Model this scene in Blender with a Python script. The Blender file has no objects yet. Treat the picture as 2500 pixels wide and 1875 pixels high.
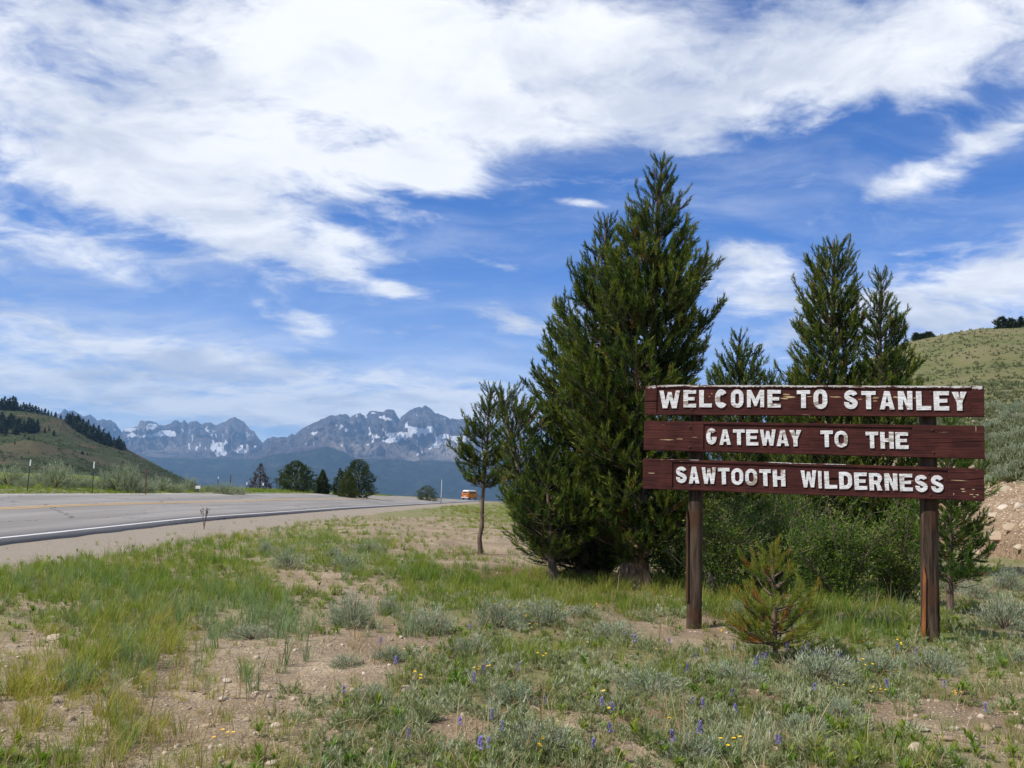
import bpy, math, random
import numpy as np
from mathutils import Matrix, Vector

S = bpy.context.scene
COL = S.collection
R = math.radians

# ------------------------------------------------------------------ camera
FPX, CX, CY = 2280.0, 1250.0, 937.5
CAMH = 1.5
PITCH = math.atan(242.5 / FPX)
ROLL = R(2.0)
fwd = np.array([0, math.cos(PITCH), math.sin(PITCH)])
r0 = np.array([1.0, 0, 0])
u0 = np.array([0, -math.sin(PITCH), math.cos(PITCH)])
rgt = math.cos(ROLL) * r0 + math.sin(ROLL) * u0
upv = -math.sin(ROLL) * r0 + math.cos(ROLL) * u0
cam_d = bpy.data.cameras.new('camera')
cam = bpy.data.objects.new('camera', cam_d)
COL.objects.link(cam)
cam.matrix_world = Matrix(((rgt[0], upv[0], -fwd[0], 0), (rgt[1], upv[1], -fwd[1], 0),
                           (rgt[2], upv[2], -fwd[2], CAMH), (0, 0, 0, 1)))
cam_d.sensor_width = 36.0
cam_d.lens = 36.0 * FPX / 2500.0
cam_d.clip_start = 0.1
cam_d.clip_end = 60000
S.camera = cam

# ------------------------------------------------------------------ view + world + sun
S.view_settings.view_transform = 'Standard'
S.view_settings.look = 'None'
S.view_settings.exposure = 0.18
S.view_settings.gamma = 1.0
S.view_settings.use_curve_mapping = False
SUN_TO = Vector((-0.60, -0.26, 0.756)).normalized()
SUN_EL = math.asin(SUN_TO.z)
SUN_AZ = math.atan2(SUN_TO.x, SUN_TO.y)
sd = bpy.data.lights.new('sun', 'SUN')
sd.energy = 4.8
sd.angle = R(0.6)
sd.color = (1.0, 0.95, 0.87)
so = bpy.data.objects.new('sun', sd)
COL.objects.link(so)
so.rotation_euler = (-SUN_TO).to_track_quat('-Z', 'Y').to_euler()

SKY_STRENGTH = 0.10


class NT:
    """small helper to wire shader nodes"""
    def __init__(s, tree):
        s.t = tree
        s.n = tree.nodes
        s.l = tree.links

    def node(s, typ, **kw):
        n = s.n.new(typ)
        for k, v in kw.items():
            setattr(n, k, v)
        return n

    def put(s, sock, v):
        if hasattr(v, 'links') or isinstance(v, bpy.types.NodeSocket):
            s.l.new(v, sock)
        elif v is not None:
            if isinstance(v, (tuple, list)) and len(v) == 3 and len(getattr(sock, 'default_value', (0, 0, 0))) == 4:
                v = (*v, 1)
            sock.default_value = v

    def m(s, op, a, b=None, c=None, clamp=False):
        n = s.node('ShaderNodeMath', operation=op, use_clamp=clamp)
        s.put(n.inputs[0], a)
        if b is not None: s.put(n.inputs[1], b)
        if c is not None: s.put(n.inputs[2], c)
        return n.outputs[0]

    def v(s, op, a, b=None):
        n = s.node('ShaderNodeVectorMath', operation=op)
        s.put(n.inputs[0], a)
        if b is not None: s.put(n.inputs[1], b)
        return n.outputs[0]

    def mix(s, f, a, b, mode='MIX'):
        n = s.node('ShaderNodeMix', data_type='RGBA', blend_type=mode)
        n.clamp_factor = True
        s.put(n.inputs[0], f)
        s.put(n.inputs[6], a)
        s.put(n.inputs[7], b)
        return n.outputs[2]

    def ramp(s, val, lo, hi, a=0.0, b=1.0, smooth=True):
        n = s.node('ShaderNodeMapRange', interpolation_type='SMOOTHSTEP' if smooth else 'LINEAR')
        s.put(n.inputs[0], val)
        s.put(n.inputs[1], lo); s.put(n.inputs[2], hi)
        s.put(n.inputs[3], a); s.put(n.inputs[4], b)
        return n.outputs[0]

    def noise(s, vec, scale, detail=4, rough=.55, dist=0.0, w=None):
        n = s.node('ShaderNodeTexNoise')
        if w is not None:
            n.noise_dimensions = '4D'
            s.put(n.inputs['W'], w)
        s.put(n.inputs['Vector'], vec)
        n.inputs['Scale'].default_value = scale
        n.inputs['Detail'].default_value = detail
        n.inputs['Roughness'].default_value = rough
        n.inputs['Distortion'].default_value = dist
        return n.outputs[0]

    def mapping(s, vec, scale=(1, 1, 1), rot=(0, 0, 0), loc=(0, 0, 0)):
        n = s.node('ShaderNodeMapping')
        s.put(n.inputs[0], vec)
        n.inputs['Scale'].default_value = scale
        n.inputs['Rotation'].default_value = rot
        n.inputs['Location'].default_value = loc
        return n.outputs[0]


def ray(px, py):
    """direction of a photo pixel, scaled to depth (world y) = 1"""
    px = np.asarray(px, float); py = np.asarray(py, float)
    d = (px - CX)[..., None] / FPX * rgt + (CY - py)[..., None] / FPX * upv + fwd
    return d / d[..., 1:2]


def unproj(px, py, depth):
    d = ray(px, py) * np.asarray(depth, float)[..., None]
    d[..., 2] += CAMH
    return d


def proj(P):
    P = np.asarray(P, float) - np.array([0, 0, CAMH])
    w = P @ fwd
    w = np.where(w > 1e-3, w, 1e-3)
    return CX + FPX * (P @ rgt) / w, CY - FPX * (P @ upv) / w


world = bpy.data.worlds.new('World')
S.world = world
world.use_nodes = True
wt = NT(world.node_tree)
wt.n.clear()
tc = wt.node('ShaderNodeTexCoord').outputs['Generated']
sky = wt.node('ShaderNodeTexSky', sky_type='NISHITA')
sky.sun_disc = False
sky.sun_elevation = SUN_EL
sky.sun_rotation = SUN_AZ
sky.altitude = 1900
sky.air_density = 1.0
sky.dust_density = 0.5
sky.ozone_density = 2.0
sep = wt.node('ShaderNodeSeparateXYZ')
wt.put(sep.inputs[0], wt.v('NORMALIZE', tc))
sx, sy, sz = sep.outputs
az = wt.m('ARCTAN2', sx, sy)
el = wt.m('ARCSINE', sz)
# cloud sheet coordinates: direction projected on a high flat layer
zz = wt.m('ADD', wt.m('MAXIMUM', sz, 0.0), 0.20)
comb = wt.node('ShaderNodeCombineXYZ')
wt.put(comb.inputs[0], wt.m('DIVIDE', sx, zz))
wt.put(comb.inputs[1], wt.m('DIVIDE', sy, zz))
cp = comb.outputs[0]
warp = wt.node('ShaderNodeTexNoise')
wt.put(warp.inputs['Vector'], cp)
warp.inputs['Scale'].default_value = 2.2
warp.inputs['Detail'].default_value = 3
wv = wt.v('SCALE', wt.v('SUBTRACT', warp.outputs['Color'], (0.5, 0.5, 0.5)), None)
wv.node.inputs['Scale'].default_value = 0.28
cpw = wt.v('ADD', cp, wv)
cst = wt.mapping(cpw, scale=(1.0, 1.25, 1), rot=(0, 0, R(18)))
n_big = wt.noise(cst, 2.0, 9, 0.58)
n_fine = wt.noise(cst, 8.0, 8, 0.64)
nz = wt.m('ADD', wt.m('MULTIPLY', n_big, 1.05), wt.m('MULTIPLY', n_fine, 0.46))


def cloud_blob(px, py, rx, ry, rot, amp, soft=False):
    """one bank of cloud: a smooth bump of cover round a direction in the sky"""
    d = ray(px, py)
    a0 = math.atan2(d[0], d[1]); e0 = math.asin(d[2] / np.linalg.norm(d))
    c, s_ = math.cos(R(rot)), math.sin(R(rot))
    da = wt.m('SUBTRACT', az, a0); de = wt.m('SUBTRACT', el, e0)
    ax, ay = rx / FPX, ry / FPX
    u = wt.m('MULTIPLY_ADD', da, c / ax, wt.m('MULTIPLY', de, s_ / ax))
    v = wt.m('MULTIPLY_ADD', de, c / ay, wt.m('MULTIPLY', da, -s_ / ay))
    q = wt.m('MULTIPLY_ADD', u, u, wt.m('MULTIPLY', v, v))
    return wt.m('MULTIPLY', wt.m('EXPONENT', wt.m('MULTIPLY', q, -1.0)), amp)


BANKS = [  # px, py, rx, ry, rot (deg, counter-clockwise in the sky), amplitude
    (250, 160, 760, 320, -8, .54), (900, 60, 500, 220, -12, .28), (420, 400, 420, 90, 4, .34),
    (1300, 150, 520, 170, -12, .30), (2050, 130, 640, 140, 10, .42), (2480, 130, 320, 150, 0, .30), (1560, 40, 300, 110, 0, .40), (1150, 290, 260, 60, -14, .16),
    (60, 580, 280, 60, -8, .42), (620, 570, 340, 66, -14, .46), (870, 590, 120, 26, -16, .28),
    (1040, 415, 120, 50, 0, .52), (1415, 495, 85, 13, -4, .46), (2370, 370, 200, 50, 20, .46),
    (2090, 500, 160, 30, 18, .15), (1840, 625, 110, 34, -12, .40), (1850, 710, 190, 70, -6, .46),
    (2330, 730, 330, 150, 12, .54), (735, 785, 100, 42, -12, .42), (1230, 650, 110, 28, -10, .28),
    (1270, 790, 90, 30, -8, .38), (955, 705, 50, 18, 0, .40), (330, 850, 480, 52, -6, .46),
    (100, 940, 500, 70, -4, .36), (900, 1000, 600, 60, 0, .42), (620, 1010, 260, 26, 0, .20), (1180, 960, 300, 40, 0, .18),
    (1500, 980, 700, 90, 0, .14),
]
cover = None
for b in BANKS:
    c_ = cloud_blob(*b)
    cover = c_ if cover is None else wt.m('ADD', cover, c_)
# outside the picture the same broken cloud goes on
out_az = wt.ramp(wt.m('ABSOLUTE', az), 0.52, 0.75, 0, 1)
out_el = wt.ramp(el, 0.50, 0.62, 0, 1)
outside = wt.m('MAXIMUM', out_az, out_el)
cover = wt.m('ADD', cover, wt.m('MULTIPLY', outside, 0.28))
dens = wt.m('ADD', nz, wt.m('MULTIPLY', cover, 0.92))
alpha = wt.ramp(dens, 0.90, 1.30, 0, 0.97)
thin = wt.ramp(wt.noise(wt.mapping(cpw, scale=(0.7, 1.5, 1), rot=(0, 0, R(30))), 2.4, 8, .62), 0.40, 0.80, 0, 0.34)
veil = wt.ramp(el, 0.26, 0.05, 0.0, 0.40)
a1 = wt.m('ADD', thin, veil)
a_tot = wt.m('SUBTRACT', 1.0, wt.m('MULTIPLY', wt.m('SUBTRACT', 1.0, alpha), wt.m('SUBTRACT', 1.0, a1)), clamp=True)
shade = wt.ramp(wt.noise(cst, 1.7, 7, .6), 0.36, 0.58, 0.0, 1.0)
thick = wt.ramp(dens, 1.15, 1.8, 0, 1)
c_cloud = wt.mix(shade, (5.9, 6.4, 7.5), (9.9, 10.0, 10.2))
c_cloud = wt.mix(wt.m('MULTIPLY', thick, .35), c_cloud, (8.6, 8.75, 9.2))
# the blue of the clear sky, a little deeper than the model gives
blue = wt.mix(1.0, sky.outputs[0], (0.38, 0.76, 1.36), 'MULTIPLY')
final = wt.mix(a_tot, blue, c_cloud)
bg = wt.node('ShaderNodeBackground')
wt.put(bg.inputs[0], final)
bg.inputs[1].default_value = SKY_STRENGTH
wo = wt.node('ShaderNodeOutputWorld')
wt.l.new(bg.outputs[0], wo.inputs[0])
S.cycles.volume_bounces = 0
S.cycles.max_bounces = 6
S.cycles.diffuse_bounces = 3
S.cycles.transmission_bounces = 4
world.cycles.sampling_method = 'MANUAL'
world.cycles.sample_map_resolution = 512

# ------------------------------------------------------------------ numeric helpers
def _hash(ix, iy, seed):
    h = (ix.astype(np.int64) * 374761393 + iy.astype(np.int64) * 668265263 + seed * 1274126177) & 0xffffffff
    h = ((h ^ (h >> 13)) * 1274126177) & 0xffffffff
    h = h ^ (h >> 16)
    return (h & 0xffff) / 65535.0 * 2 * math.pi


def perlin(x, y, seed=0):
    x = np.asarray(x, float); y = np.asarray(y, float)
    x, y = np.broadcast_arrays(x, y)
    ix = np.floor(x); iy = np.floor(y)
    fx = x - ix; fy = y - iy
    ux = fx * fx * fx * (fx * (fx * 6 - 15) + 10)
    uy = fy * fy * fy * (fy * (fy * 6 - 15) + 10)
    def g(dx, dy):
        a = _hash(ix + dx, iy + dy, seed)
        return np.cos(a) * (fx - dx) + np.sin(a) * (fy - dy)
    return ((g(0, 0) * (1 - ux) + g(1, 0) * ux) * (1 - uy) + (g(0, 1) * (1 - ux) + g(1, 1) * ux) * uy) * 1.5


def fbm(x, y, oct=5, seed=0, gain=.5, lac=2.03):
    t = 0; a = 1; s = 0
    for i in range(oct):
        t = t + a * perlin(x, y, seed + i * 17)
        s += a; a *= gain; x = x * lac; y = y * lac
    return t / s


def ridged(x, y, oct=6, seed=0, gain=.55, lac=2.1):
    t = 0; a = 1; s = 0; w = 1
    for i in range(oct):
        n = (1 - np.abs(perlin(x, y, seed + i * 31)) * 1.6) ** 2
        t = t + a * n * w
        w = np.clip(n * 1.3, 0, 1)
        s += a; a *= gain; x = x * lac; y = y * lac
    return t / s


def smooth(t):
    t = np.clip(t, 0, 1)
    return t * t * (3 - 2 * t)


def link(o, parent=None):
    COL.objects.link(o)
    if parent is not None:
        o.parent = parent
    return o


def tag(o, label=None, cat=None, group=None, kind=None):
    if label: o['label'] = label
    if cat: o['category'] = cat
    if group: o['group'] = group
    if kind: o['kind'] = kind
    return o


def empty(name, loc=(0, 0, 0)):
    o = bpy.data.objects.new(name, None)
    o.location = loc
    o.empty_display_size = 0.2
    return link(o)


def npmesh(name, V, F, mats=(), attrs=None, smoothf=False, matidx=None):
    """mesh from numpy arrays; F is (n,3) or (n,4)"""
    V = np.ascontiguousarray(V, np.float32).reshape(-1, 3)
    F = np.ascontiguousarray(F, np.int32)
    n, k = F.shape
    me = bpy.data.meshes.new(name)
    me.vertices.add(len(V)); me.vertices.foreach_set('co', V.ravel())
    me.loops.add(n * k); me.loops.foreach_set('vertex_index', F.ravel())
    me.polygons.add(n)
    me.polygons.foreach_set('loop_start', np.arange(0, n * k, k, dtype=np.int32))
    me.update(calc_edges=True)
    if smoothf:
        me.polygons.foreach_set('use_smooth', np.ones(n, bool))
    for m_ in mats: me.materials.append(m_)
    if matidx is not None:
        me.polygons.foreach_set('material_index', np.ascontiguousarray(matidx, np.int32))
    for k_, v_ in (attrs or {}).items():
        at = me.attributes.new(k_, 'FLOAT', 'POINT')
        at.data.foreach_set('value', np.ascontiguousarray(v_, np.float32))
    me.validate()
    return me


def grid_faces(nr, nc):
    i = np.arange(nr - 1)[:, None] * nc + np.arange(nc - 1)[None]
    return np.stack([i, i + 1, i + nc + 1, i + nc], -1).reshape(-1, 4)


class Bag:
    """collects boxes, tubes and hulls; builds ONE mesh"""
    def __init__(s):
        s.V = []; s.F = []; s.n = 0

    def add(s, V, F):
        V = np.asarray(V, float).reshape(-1, 3)
        for f in F: s.F.append([i + s.n for i in f])
        s.V.append(V); s.n += len(V)

    def box(s, c, size, M=None):
        c = np.array(c, float); h = np.array(size, float) / 2
        V = np.array([[x, y, z] for x in (-1, 1) for y in (-1, 1) for z in (-1, 1)]) * h
        if M is not None: V = V @ np.array(M).T
        s.add(V + c, [(0, 1, 3, 2), (4, 6, 7, 5), (0, 4, 5, 1), (2, 3, 7, 6), (0, 2, 6, 4), (1, 5, 7, 3)])

    def prism(s, ring, dvec):
        ring = np.asarray(ring, float); n = len(ring)
        V = np.vstack([ring, ring + np.array(dvec)])
        F = [tuple(range(n))[::-1], tuple(range(n, 2 * n))] + [(i, (i + 1) % n, n + (i + 1) % n, n + i) for i in range(n)]
        s.add(V, F)

    def tube(s, P, rad, sides=6, cap=True):
        P = np.asarray(P, float); n = len(P)
        rad = np.broadcast_to(np.asarray(rad, float), (n,))
        T = np.gradient(P, axis=0); T /= np.linalg.norm(T, axis=1)[:, None] + 1e-9
        ref = np.array([0, 0, 1.0]) if abs(T[0][2]) < .9 else np.array([1.0, 0, 0])
        A = np.cross(T, ref); A /= np.linalg.norm(A, axis=1)[:, None] + 1e-9
        B = np.cross(T, A)
        a = np.arange(sides) / sides * 2 * math.pi
        V = P[:, None] + rad[:, None, None] * (np.cos(a)[None, :, None] * A[:, None] + np.sin(a)[None, :, None] * B[:, None])
        F = []
        for i in range(n - 1):
            for j in range(sides):
                F.append((i * sides + j, i * sides + (j + 1) % sides, (i + 1) * sides + (j + 1) % sides, (i + 1) * sides + j))
        if cap:
            F.append(tuple(range(sides))[::-1]); F.append(tuple((n - 1) * sides + j for j in range(sides)))
        s.add(V.reshape(-1, 3), F)

    def mesh(s, name, mats=(), smoothf=False):
        me = bpy.data.meshes.new(name)
        me.from_pydata(np.vstack(s.V).tolist(), [], s.F)
        for m_ in mats: me.materials.append(m_)
        if smoothf:
            me.polygons.foreach_set('use_smooth', np.ones(len(me.polygons), bool))
        me.update()
        return me

    def build(s, name, mat, parent=None, smoothf=False):
        return link(bpy.data.objects.new(name, s.mesh(name, [mat], smoothf)), parent)


def copy_thing(root, kids, loc=None, rot=None, scale=None):
    """copy of a thing (root) together with its parts; meshes are shared"""
    c = root.copy(); COL.objects.link(c)
    for k_ in kids:
        d = k_.copy(); COL.objects.link(d); d.parent = c
    if loc is not None: c.location = loc
    if rot is not None: c.rotation_euler = rot
    if scale is not None: c.scale = scale
    return c


# ------------------------------------------------------------------ materials
def new_mat(name):
    m_ = bpy.data.materials.new(name)
    m_.use_nodes = True
    t = NT(m_.node_tree); t.n.clear()
    out = t.node('ShaderNodeOutputMaterial')
    return m_, t, out


def principled(t, out, col, rough=.9, spec=.2, bump=None, bstr=.5, bdist=.02, metal=0):
    p = t.node('ShaderNodeBsdfPrincipled')
    t.put(p.inputs['Base Color'], col)
    t.put(p.inputs['Roughness'], rough)
    p.inputs['Specular IOR Level'].default_value = spec
    p.inputs['Metallic'].default_value = metal
    if bump is not None:
        b = t.node('ShaderNodeBump')
        b.inputs['Strength'].default_value = bstr
        b.inputs['Distance'].default_value = bdist
        t.put(b.inputs['Height'], bump)
        t.l.new(b.outputs[0], p.inputs['Normal'])
    t.l.new(p.outputs[0], out.inputs[0])
    return p


def flat_mat(name, col, rough=.7, spec=.3, var=.15, scale=20, metal=0):
    m_, t, out = new_mat(name)
    co = t.node('ShaderNodeTexCoord').outputs['Object']
    n = t.noise(co, scale, 5)
    c2 = tuple(c * (1 - var) for c in col)
    c3 = tuple(min(1, c * (1 + var)) for c in col)
    principled(t, out, t.mix(n, c2, c3), rough, spec, n, .3, .01, metal)
    return m_


def leaf_mat(name, cols, trans=.35, inst=False, spread=None):
    """foliage: colour from a per-leaf (or per-plant) number, part of the light passes through"""
    m_, t, out = new_mat(name)
    a = t.node('ShaderNodeAttribute', attribute_name='tint')
    val = a.outputs['Fac']
    if inst:
        b = t.node('ShaderNodeAttribute', attribute_name='ptint', attribute_type='INSTANCER')
        val = t.m('ADD', t.m('MULTIPLY', val, .45), t.m('MULTIPLY', b.outputs['Fac'], .55))
    else:
        oi = t.node('ShaderNodeObjectInfo')
        val = t.m('ADD', val, t.m('MULTIPLY', t.m('SUBTRACT', oi.outputs['Random'], .5), .12), clamp=True)
    cr = t.node('ShaderNodeValToRGB')
    e = cr.color_ramp.elements
    while len(e) < len(cols): e.new(0.5)
    for i, (p_, c_) in enumerate(cols):
        e[i].position = p_; e[i].color = (*c_, 1)
    t.put(cr.inputs[0], val)
    p = t.node('ShaderNodeBsdfPrincipled')
    t.l.new(cr.outputs[0], p.inputs['Base Color'])
    p.inputs['Roughness'].default_value = .6
    p.inputs['Specular IOR Level'].default_value = .25
    tr = t.node('ShaderNodeBsdfTranslucent')
    t.put(tr.inputs[0], t.mix(1.0, cr.outputs[0], (1.15, 1.2, .6), 'MULTIPLY'))
    mx = t.node('ShaderNodeMixShader')
    mx.inputs[0].default_value = trans
    t.l.new(p.outputs[0], mx.inputs[1]); t.l.new(tr.outputs[0], mx.inputs[2])
    t.l.new(mx.outputs[0], out.inputs[0])
    return m_


M = {}
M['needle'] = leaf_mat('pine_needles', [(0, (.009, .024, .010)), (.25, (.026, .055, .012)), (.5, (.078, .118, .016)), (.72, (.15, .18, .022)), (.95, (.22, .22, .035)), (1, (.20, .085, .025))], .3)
M['needle_far'] = leaf_mat('far_conifer_foliage', [(0, (.012, .026, .014)), (1, (.055, .08, .03))], .2)
M['needle_young'] = leaf_mat('young_pine_needles', [(0, (.03, .07, .015)), (.5, (.09, .17, .022)), (.9, (.19, .25, .035)), (1, (.26, .12, .03))], .35)
M['needle_dry'] = leaf_mat('drying_pine_needles', [(0, (.09, .15, .03)), (.35, (.20, .25, .035)), (.7, (.30, .24, .04)), (1, (.36, .13, .025))], .35)
M['willow'] = leaf_mat('willow_leaves', [(0, (.03, .065, .012)), (.45, (.10, .18, .022)), (.8, (.22, .29, .045)), (1, (.36, .36, .09))], .4)
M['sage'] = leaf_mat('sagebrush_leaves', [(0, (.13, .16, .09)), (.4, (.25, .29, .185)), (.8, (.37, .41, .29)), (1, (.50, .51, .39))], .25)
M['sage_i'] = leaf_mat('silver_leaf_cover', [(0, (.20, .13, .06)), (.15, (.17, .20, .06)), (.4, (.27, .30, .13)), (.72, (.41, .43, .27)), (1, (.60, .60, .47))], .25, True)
M['grass_i'] = leaf_mat('green_grass', [(0, (.06, .14, .018)), (.3, (.15, .24, .03)), (.55, (.27, .30, .055)), (.8, (.39, .34, .08)), (1, (.46, .30, .08))], .45, True)
M['bluegrass_i'] = leaf_mat('blue_green_grass', [(0, (.12, .20, .08)), (.5, (.24, .31, .16)), (1, (.40, .42, .25))], .45, True)
M['dry_i'] = leaf_mat('dry_straw', [(0, (.24, .15, .075)), (.5, (.42, .31, .17)), (1, (.60, .50, .33))], .3, True)
M['forb_i'] = leaf_mat('broad_leaf_forbs', [(0, (.07, .16, .02)), (.4, (.17, .26, .03)), (.75, (.30, .32, .04)), (1, (.36, .17, .05))], .4, True)
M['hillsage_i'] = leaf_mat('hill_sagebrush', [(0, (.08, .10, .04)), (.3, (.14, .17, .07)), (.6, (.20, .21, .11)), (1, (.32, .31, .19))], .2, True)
M['petal_yellow'] = flat_mat('yellow_petals', (.85, .50, .02), .6, .2, .1)
M['petal_violet'] = flat_mat('violet_petals', (.27, .20, .58), .6, .2, .2)
M['stemgreen'] = flat_mat('green_stems', (.12, .2, .05), .7, .2, .2)


def wood_mat(name, c1, c2, c3, sc=(60, 60, 3.5)):
    m_, t, out = new_mat(name)
    co = t.node('ShaderNodeTexCoord').outputs['Object']
    g = t.noise(t.mapping(co, scale=sc), 1.0, 7, .65)
    b = t.noise(co, 2.2, 4)
    c = t.mix(t.ramp(g, .35, .65), c1, c2)
    c = t.mix(t.ramp(b, .48, .66, 0, .9), c, c3)
    principled(t, out, c, .85, .15, g, .8, .006)
    return m_


M['bark'] = wood_mat('pine_bark', (.075, .052, .038), (.19, .135, .095), (.13, .095, .07), (24, 24, 5))
M['bark_pale'] = wood_mat('pale_bark', (.14, .11, .09), (.34, .28, .22), (.24, .19, .15), (24, 24, 5))
M['bark_chewed'] = wood_mat('chewed_bark', (.10, .06, .04), (.33, .20, .12), (.42, .27, .14), (22, 22, 5))
M['twig'] = wood_mat('grey_twigs', (.10, .075, .055), (.22, .17, .13), (.15, .12, .10), (20, 20, 4))
M['deadtwig'] = wood_mat('dead_branches', (.09, .065, .055), (.17, .13, .115), (.13, .10, .095), (9, 9, 4))


def ground_mat():
    m_, t, out = new_mat('dirt_ground')
    pos = t.node('ShaderNodeNewGeometry').outputs['Position']
    green = t.node('ShaderNodeAttribute', attribute_name='green').outputs['Fac']
    gravel = t.node('ShaderNodeAttribute', attribute_name='gravel').outputs['Fac']
    litter = t.node('ShaderNodeAttribute', attribute_name='litter').outputs['Fac']
    field = t.node('ShaderNodeAttribute', attribute_name='field').outputs['Fac']
    n1 = t.noise(pos, 1.3, 6, .6)
    n2 = t.noise(pos, 14, 6, .65)
    n3 = t.noise(pos, 70, 5, .65)
    vo = t.node('ShaderNodeTexVoronoi'); vo.inputs['Scale'].default_value = 38
    t.put(vo.inputs['Vector'], pos)
    dirt = t.mix(t.ramp(n1, .35, .68), (.265, .198, .122), (.42, .33, .21))
    dirt = t.mix(t.ramp(n2, .40, .68, 0, .8), dirt, (.19, .14, .10))
    dirt = t.mix(t.ramp(n3, .55, .72, 0, .8), dirt, (.58, .49, .37))
    dirt = t.mix(t.ramp(t.noise(pos, 30, 5, .7), .54, .68, 0, .65), dirt, (.13, .095, .065))
    pebble = t.mix(t.ramp(vo.outputs['Color'], .3, .95), (.25, .19, .14), (.55, .46, .34))
    dirt = t.mix(t.ramp(vo.outputs['Distance'], .42, .20, 0, .55), dirt, pebble)
    n4 = t.noise(pos, 120, 3, .7)
    grv = t.mix(t.ramp(n4, .35, .68), (.19, .155, .115), (.47, .405, .315))
    grv = t.mix(t.ramp(n1, .3, .7, 0, .35), grv, (.27, .22, .17))
    c = t.mix(gravel, dirt, grv)
    lit = t.mix(t.ramp(n2, .35, .65), (.10, .062, .035), (.23, .15, .09))
    c = t.mix(litter, c, lit)
    gg = t.mix(t.ramp(n2, .3, .7), (.07, .12, .022), (.16, .20, .05))
    gg = t.mix(t.ramp(n1, .4, .65, 0, .6), gg, (.24, .22, .09))
    c = t.mix(green, c, gg)
    fl = t.mix(t.ramp(t.noise(t.mapping(pos, scale=(.004, .05, 1)), 1.0, 5), .40, .60), (.12, .18, .018), (.20, .20, .035))
    c = t.mix(field, c, fl)
    h = t.m('ADD', t.m('MULTIPLY', n2, .6), t.m('MULTIPLY', t.m('SUBTRACT', 1.0, vo.outputs['Distance']), .5))
    h = t.m('ADD', h, t.m('MULTIPLY', n3, .3))
    principled(t, out, c, .95, .1, h, .8, .03)
    return m_


M['ground'] = ground_mat()


def hill_mat():
    m_, t, out = new_mat('grassy_slope')
    pos = t.node('ShaderNodeNewGeometry').outputs['Position']
    scree = t.node('ShaderNodeAttribute', attribute_name='scree').outputs['Fac']
    n1 = t.noise(pos, .07, 5, .6)
    n2 = t.noise(pos, .9, 6, .65)
    n3 = t.noise(pos, 7, 6, .7)
    g = t.mix(t.ramp(n1, .35, .65), (.125, .14, .048), (.19, .17, .08))
    g = t.mix(t.ramp(n2, .45, .7, 0, .7), g, (.19, .155, .095))
    s = t.mix(t.ramp(n3, .35, .66), (.20, .13, .08), (.44, .31, .19))
    s = t.mix(t.ramp(n2, .42, .64, 0, .7), s, (.40, .29, .18))
    c = t.mix(scree, g, s)
    principled(t, out, c, .95, .1, t.m('ADD', n3, n2), .9, .15)
    return m_


M['hill'] = hill_mat()


def lefthill_mat():
    m_, t, out = new_mat('left_hill_cover')
    pos = t.node('ShaderNodeNewGeometry').outputs['Position']
    n1 = t.noise(t.mapping(pos, scale=(1, .5, 1.6)), .012, 6, .6, .4)
    n2 = t.noise(pos, .05, 6, .65)
    n3 = t.noise(t.mapping(pos, scale=(1, .5, 2)), .022, 6, .62, .5)
    g = t.mix(t.ramp(n2, .35, .65), (.036, .052, .020), (.066, .076, .032))  # hill colours kept dark: cloud shade is put into the colour
    g = t.mix(t.ramp(n1, .47, .60, 0, .85), g, (.095, .075, .044))
    g = t.mix(t.ramp(t.noise(pos, .16, 5, .7), .50, .66, 0, .6), g, (.030, .042, .020))
    g = t.mix(t.ramp(n3, .56, .68, 0, .75), g, (.15, .085, .052))
    principled(t, out, g, .95, .05, n2, .6, 2.0)
    return m_


M['lefthill'] = lefthill_mat()


def mountain_mat():
    m_, t, out = new_mat('granite_and_forest')
    geo = t.node('ShaderNodeNewGeometry')
    pos = geo.outputs['Position']
    snow = t.node('ShaderNodeAttribute', attribute_name='snow').outputs['Fac']
    forest = t.node('ShaderNodeAttribute', attribute_name='forest').outputs['Fac']
    pale = t.node('ShaderNodeAttribute', attribute_name='pale').outputs['Fac']
    n1 = t.noise(t.mapping(pos, scale=(1, .4, .35)), .012, 8, .68)
    n2 = t.noise(pos, .03, 7, .7)
    n3 = t.noise(t.mapping(pos, scale=(1, .5, 1)), .006, 7, .68)
    rock = t.mix(t.ramp(n1, .34, .68), (.040, .034, .036), (.19, .155, .145))
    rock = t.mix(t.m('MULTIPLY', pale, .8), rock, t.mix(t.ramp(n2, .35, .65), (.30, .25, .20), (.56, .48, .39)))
    fo = t.mix(t.ramp(n2, .32, .7), (.006, .014, .008), (.045, .058, .028))
    fo = t.mix(t.ramp(n3, .50, .66, 0, .6), fo, (.11, .105, .06))
    fo = t.mix(t.ramp(t.noise(t.mapping(pos, scale=(1, .3, 1)), .0016, 5, .6), .45, .62, 0, .5), fo, (.012, .026, .014))
    fm = t.ramp(t.m('ADD', forest, t.m('MULTIPLY', t.m('SUBTRACT', n3, .5), 1.7)), .42, .58)
    c = t.mix(fm, rock, fo)
    n4 = t.noise(t.mapping(pos, scale=(1, .25, .22)), .028, 6, .7)
    sm = t.ramp(t.m('ADD', snow, t.m('ADD', t.m('MULTIPLY', t.m('SUBTRACT', n1, .5), 1.3), t.m('MULTIPLY', t.m('SUBTRACT', n4, .5), 1.3))), .53, .60)
    c = t.mix(sm, c, (.86, .86, .87))
    principled(t, out, c, .9, .1, t.m('ADD', n1, t.m('MULTIPLY', n2, .5)), 1.0, 95.0)
    return m_


M['mountain'] = mountain_mat()


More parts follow.
